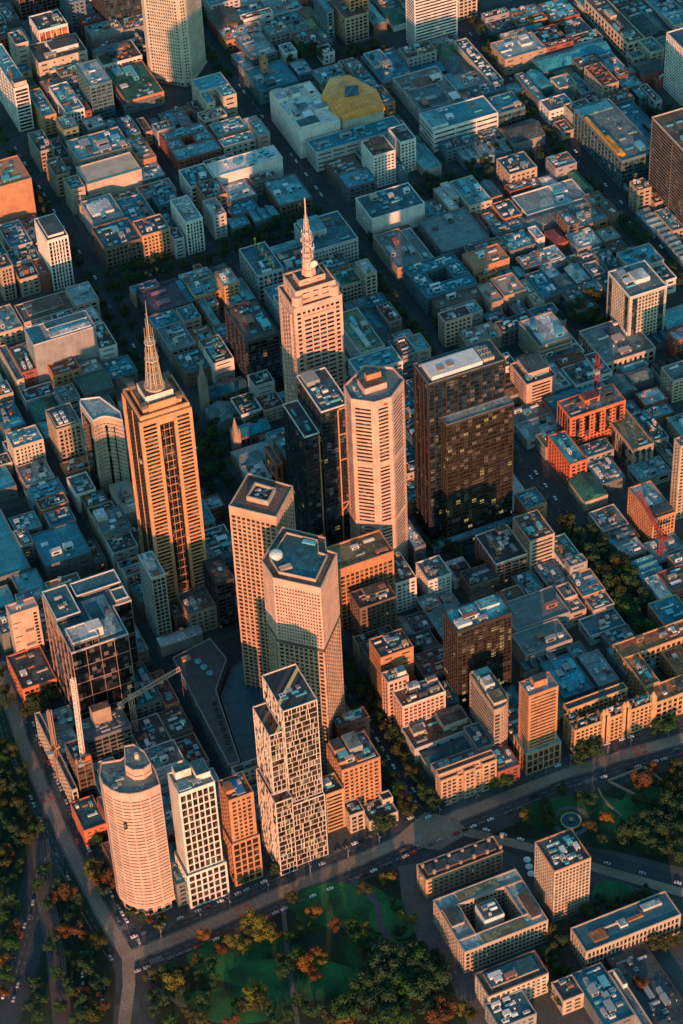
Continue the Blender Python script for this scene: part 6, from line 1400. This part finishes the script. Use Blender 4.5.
# ================================================================== cranes
def lattice(mb, p, q, w, n):
    p = Vector(p); q = Vector(q); d = (q-p).normalized(); a = d.orthogonal().normalized()*w; b = d.cross(a).normalized()*w
    cs = [a+b, a-b, -a-b, -a+b]
    for c in cs: mb.tube(p+c, q+c, .32, .32, 4)
    for i in range(n):
        s = p+(q-p)*i/n; e = p+(q-p)*(i+1)/n
        for j in range(4): mb.tube(s+cs[j], e+cs[(j+1) % 4], .2, .2, 3)
def crane(x, y, h, tip, back, label, col):
    r = empty('tower_crane', (x, y, .12), label, 'crane'); m = mat('crane_'+col[0], col[1], .6, 'wall', amt=.08)
    mb = MB(); lattice(mb, (0, 0, 0), (0, 0, h), 1.4, int(h/4)); mb.build('mast', m, r)
    mb = MB(); lattice(mb, (0, 0, h+1), tip, 1.15, 18); mb.build('jib', m, r)
    mb = MB(); lattice(mb, (0, 0, h+1), back, .9, 4); mb.build('counter_jib', m, r)
    mb = MB(); bx = Vector(back); mb.box(bx.x-2, bx.y-2, bx.z-3, bx.x+2, bx.y+2, bx.z); mb.build('counterweight', wm('gy'), r)
    mb = MB(); mb.box(-1.8, -1.8, h, 1.8, 1.8, h+2.6); mb.box(1.9, -1, h, 3.6, 1, h+2.3, 0); mb.build('cab', m, r)
    mb = MB(); mb.tube((0, 0, h+10), Vector(tip)*.8+Vector((0, 0, (h)*.2)), .1, .1, 4); mb.tube((0, 0, h+1), (0, 0, h+11), .3, .2, 5); mb.tube((0, 0, h+10), back, .1, .1, 4); mb.tube(tip, (tip[0], tip[1], tip[2]-28), .08, .08, 4); mb.build('cable', m, r)
crane(-196, 128, 40, (4, 10, 108), (-4, -8, 47), 'white luffing crane leaning up in front of the mirrored office block', ('cream', (.80, .66, .58)))
crane(-209, 150, 34, (1.5, 6, 66), (-5, -5, 38), 'thin brown crane beside the salmon-walled tower', ('brown', (.36, .20, .13)))
crane(-149, 160, 46, (38, 2, 56), (-8, -1, 45), 'orange crane with a long jib pointing to the low wedge-roofed wing', ('orange', (.60, .36, .27)))
crane(262, 155, 26, (-6, 28, 52), (3, -7, 30), 'red crane over the roofs at the right edge', ('red', (.25, .03, .03)))
cx_, cy_ = at(597, 380, 44); crane(cx_, cy_, 56, (3, 6, 64), (-3, -4, 58), 'small red crane standing in the red-orange apartment block', ('red', (.25, .03, .03)))
# ================================================================== street lamps along the boulevard
SL = None
def lamps():
    mb = MB(); mb.tube((0, 0, 0), (0, 0, 8.5), .14, .08, 6); mb.tube((0, 0, 8.4), (1.6, 0, 8.9), .07, .06, 5); mb.tube((0, 0, 8.4), (-1.6, 0, 8.9), .07, .06, 5); o = mb.build('tmp', wm('lg')); P_ = o.data; bpy.data.objects.remove(o)
    mb = MB(); mb.box(-.5, -.2, 0, .5, .2, .18); o = mb.build('tmp', wm('lg')); Hd = o.data; bpy.data.objects.remove(o); n = 0
    for i in range(4, 13):
        a, b = Vector(at(*TRK[i])), Vector(at(*TRK[i+1])); d = (b-a); L = d.length; d.normalize(); t = 10; nn = Vector((-d.y, d.x))
        while t < L:
            p = a+d*t+nn*5
            if visible(p.x, p.y, 4, 0):
                r = empty('street_lamp', (p.x, p.y, .02), f'{ordn(n)} street lamp from the left along the boulevard tram track', 'street lamp', 'street lamps on the boulevard'); n += 1
                inst(P_, 'pole', r, (0, 0, 0), math.atan2(d.y, d.x)+1.57)
                for s in (-1, 1): inst(Hd, 'lamp_head', r, (nn.x*1.8*s, nn.y*1.8*s, 8.85), math.atan2(d.y, d.x)+1.57)
            t += 28
lamps()
# ================================================================== light, sky, camera
w = bpy.data.worlds.new('World'); S.world = w; w.use_nodes = True; nt = w.node_tree; bg = nt.nodes['Background']
EL = math.radians(11.5); AZ = math.radians(23)            # light travels toward +x*sin + y*cos
dirv = Vector((math.sin(AZ)*math.cos(EL), math.cos(AZ)*math.cos(EL), -math.sin(EL)))
sk = nt.nodes.new('ShaderNodeTexSky'); sk.sky_type = 'NISHITA'; sk.sun_disc = False; sk.sun_elevation = EL; sk.sun_rotation = math.atan2(-dirv.x, -dirv.y); sk.ozone_density = 3; sk.dust_density = .6; sk.air_density = 1.2
mx = nt.nodes.new('ShaderNodeMix'); mx.data_type = 'RGBA'; mx.blend_type = 'MULTIPLY'; mx.inputs[0].default_value = 1; mx.inputs[7].default_value = (.58, .97, .86, 1)
nt.links.new(sk.outputs[0], mx.inputs[6]); nt.links.new(mx.outputs[2], bg.inputs[0]); bg.inputs[1].default_value = SKY
sd = bpy.data.lights.new('sun', 'SUN'); sd.energy = SUN; sd.angle = math.radians(.6); sd.color = (1, .40, .205)
so = bpy.data.objects.new('sun', sd); COL.objects.link(so); so.rotation_euler = dirv.to_track_quat('-Z', 'Y').to_euler()
cd = bpy.data.cameras.new('camera'); co = bpy.data.objects.new('camera', cd); COL.objects.link(co); S.camera = co
cd.sensor_fit = 'HORIZONTAL'; cd.sensor_width = 36; cd.lens = F/683*36; cd.clip_start = 10; cd.clip_end = 40000
M = Matrix(((RR[0], UU[0], -FW[0], CX), (RR[1], UU[1], -FW[1], CY), (RR[2], UU[2], -FW[2], CH), (0, 0, 0, 1))); co.matrix_world = M
S.render.resolution_x = 683; S.render.resolution_y = 1024
S.view_settings.view_transform = 'Standard'; S.view_settings.look = 'None'; S.view_settings.exposure = EXPO; S.view_settings.gamma = 1
S.render.engine = 'CYCLES'

for l in LABELS:
    if not 4 <= len(l.split()) <= 16: print('LABEL LEN', len(l.split()), l)
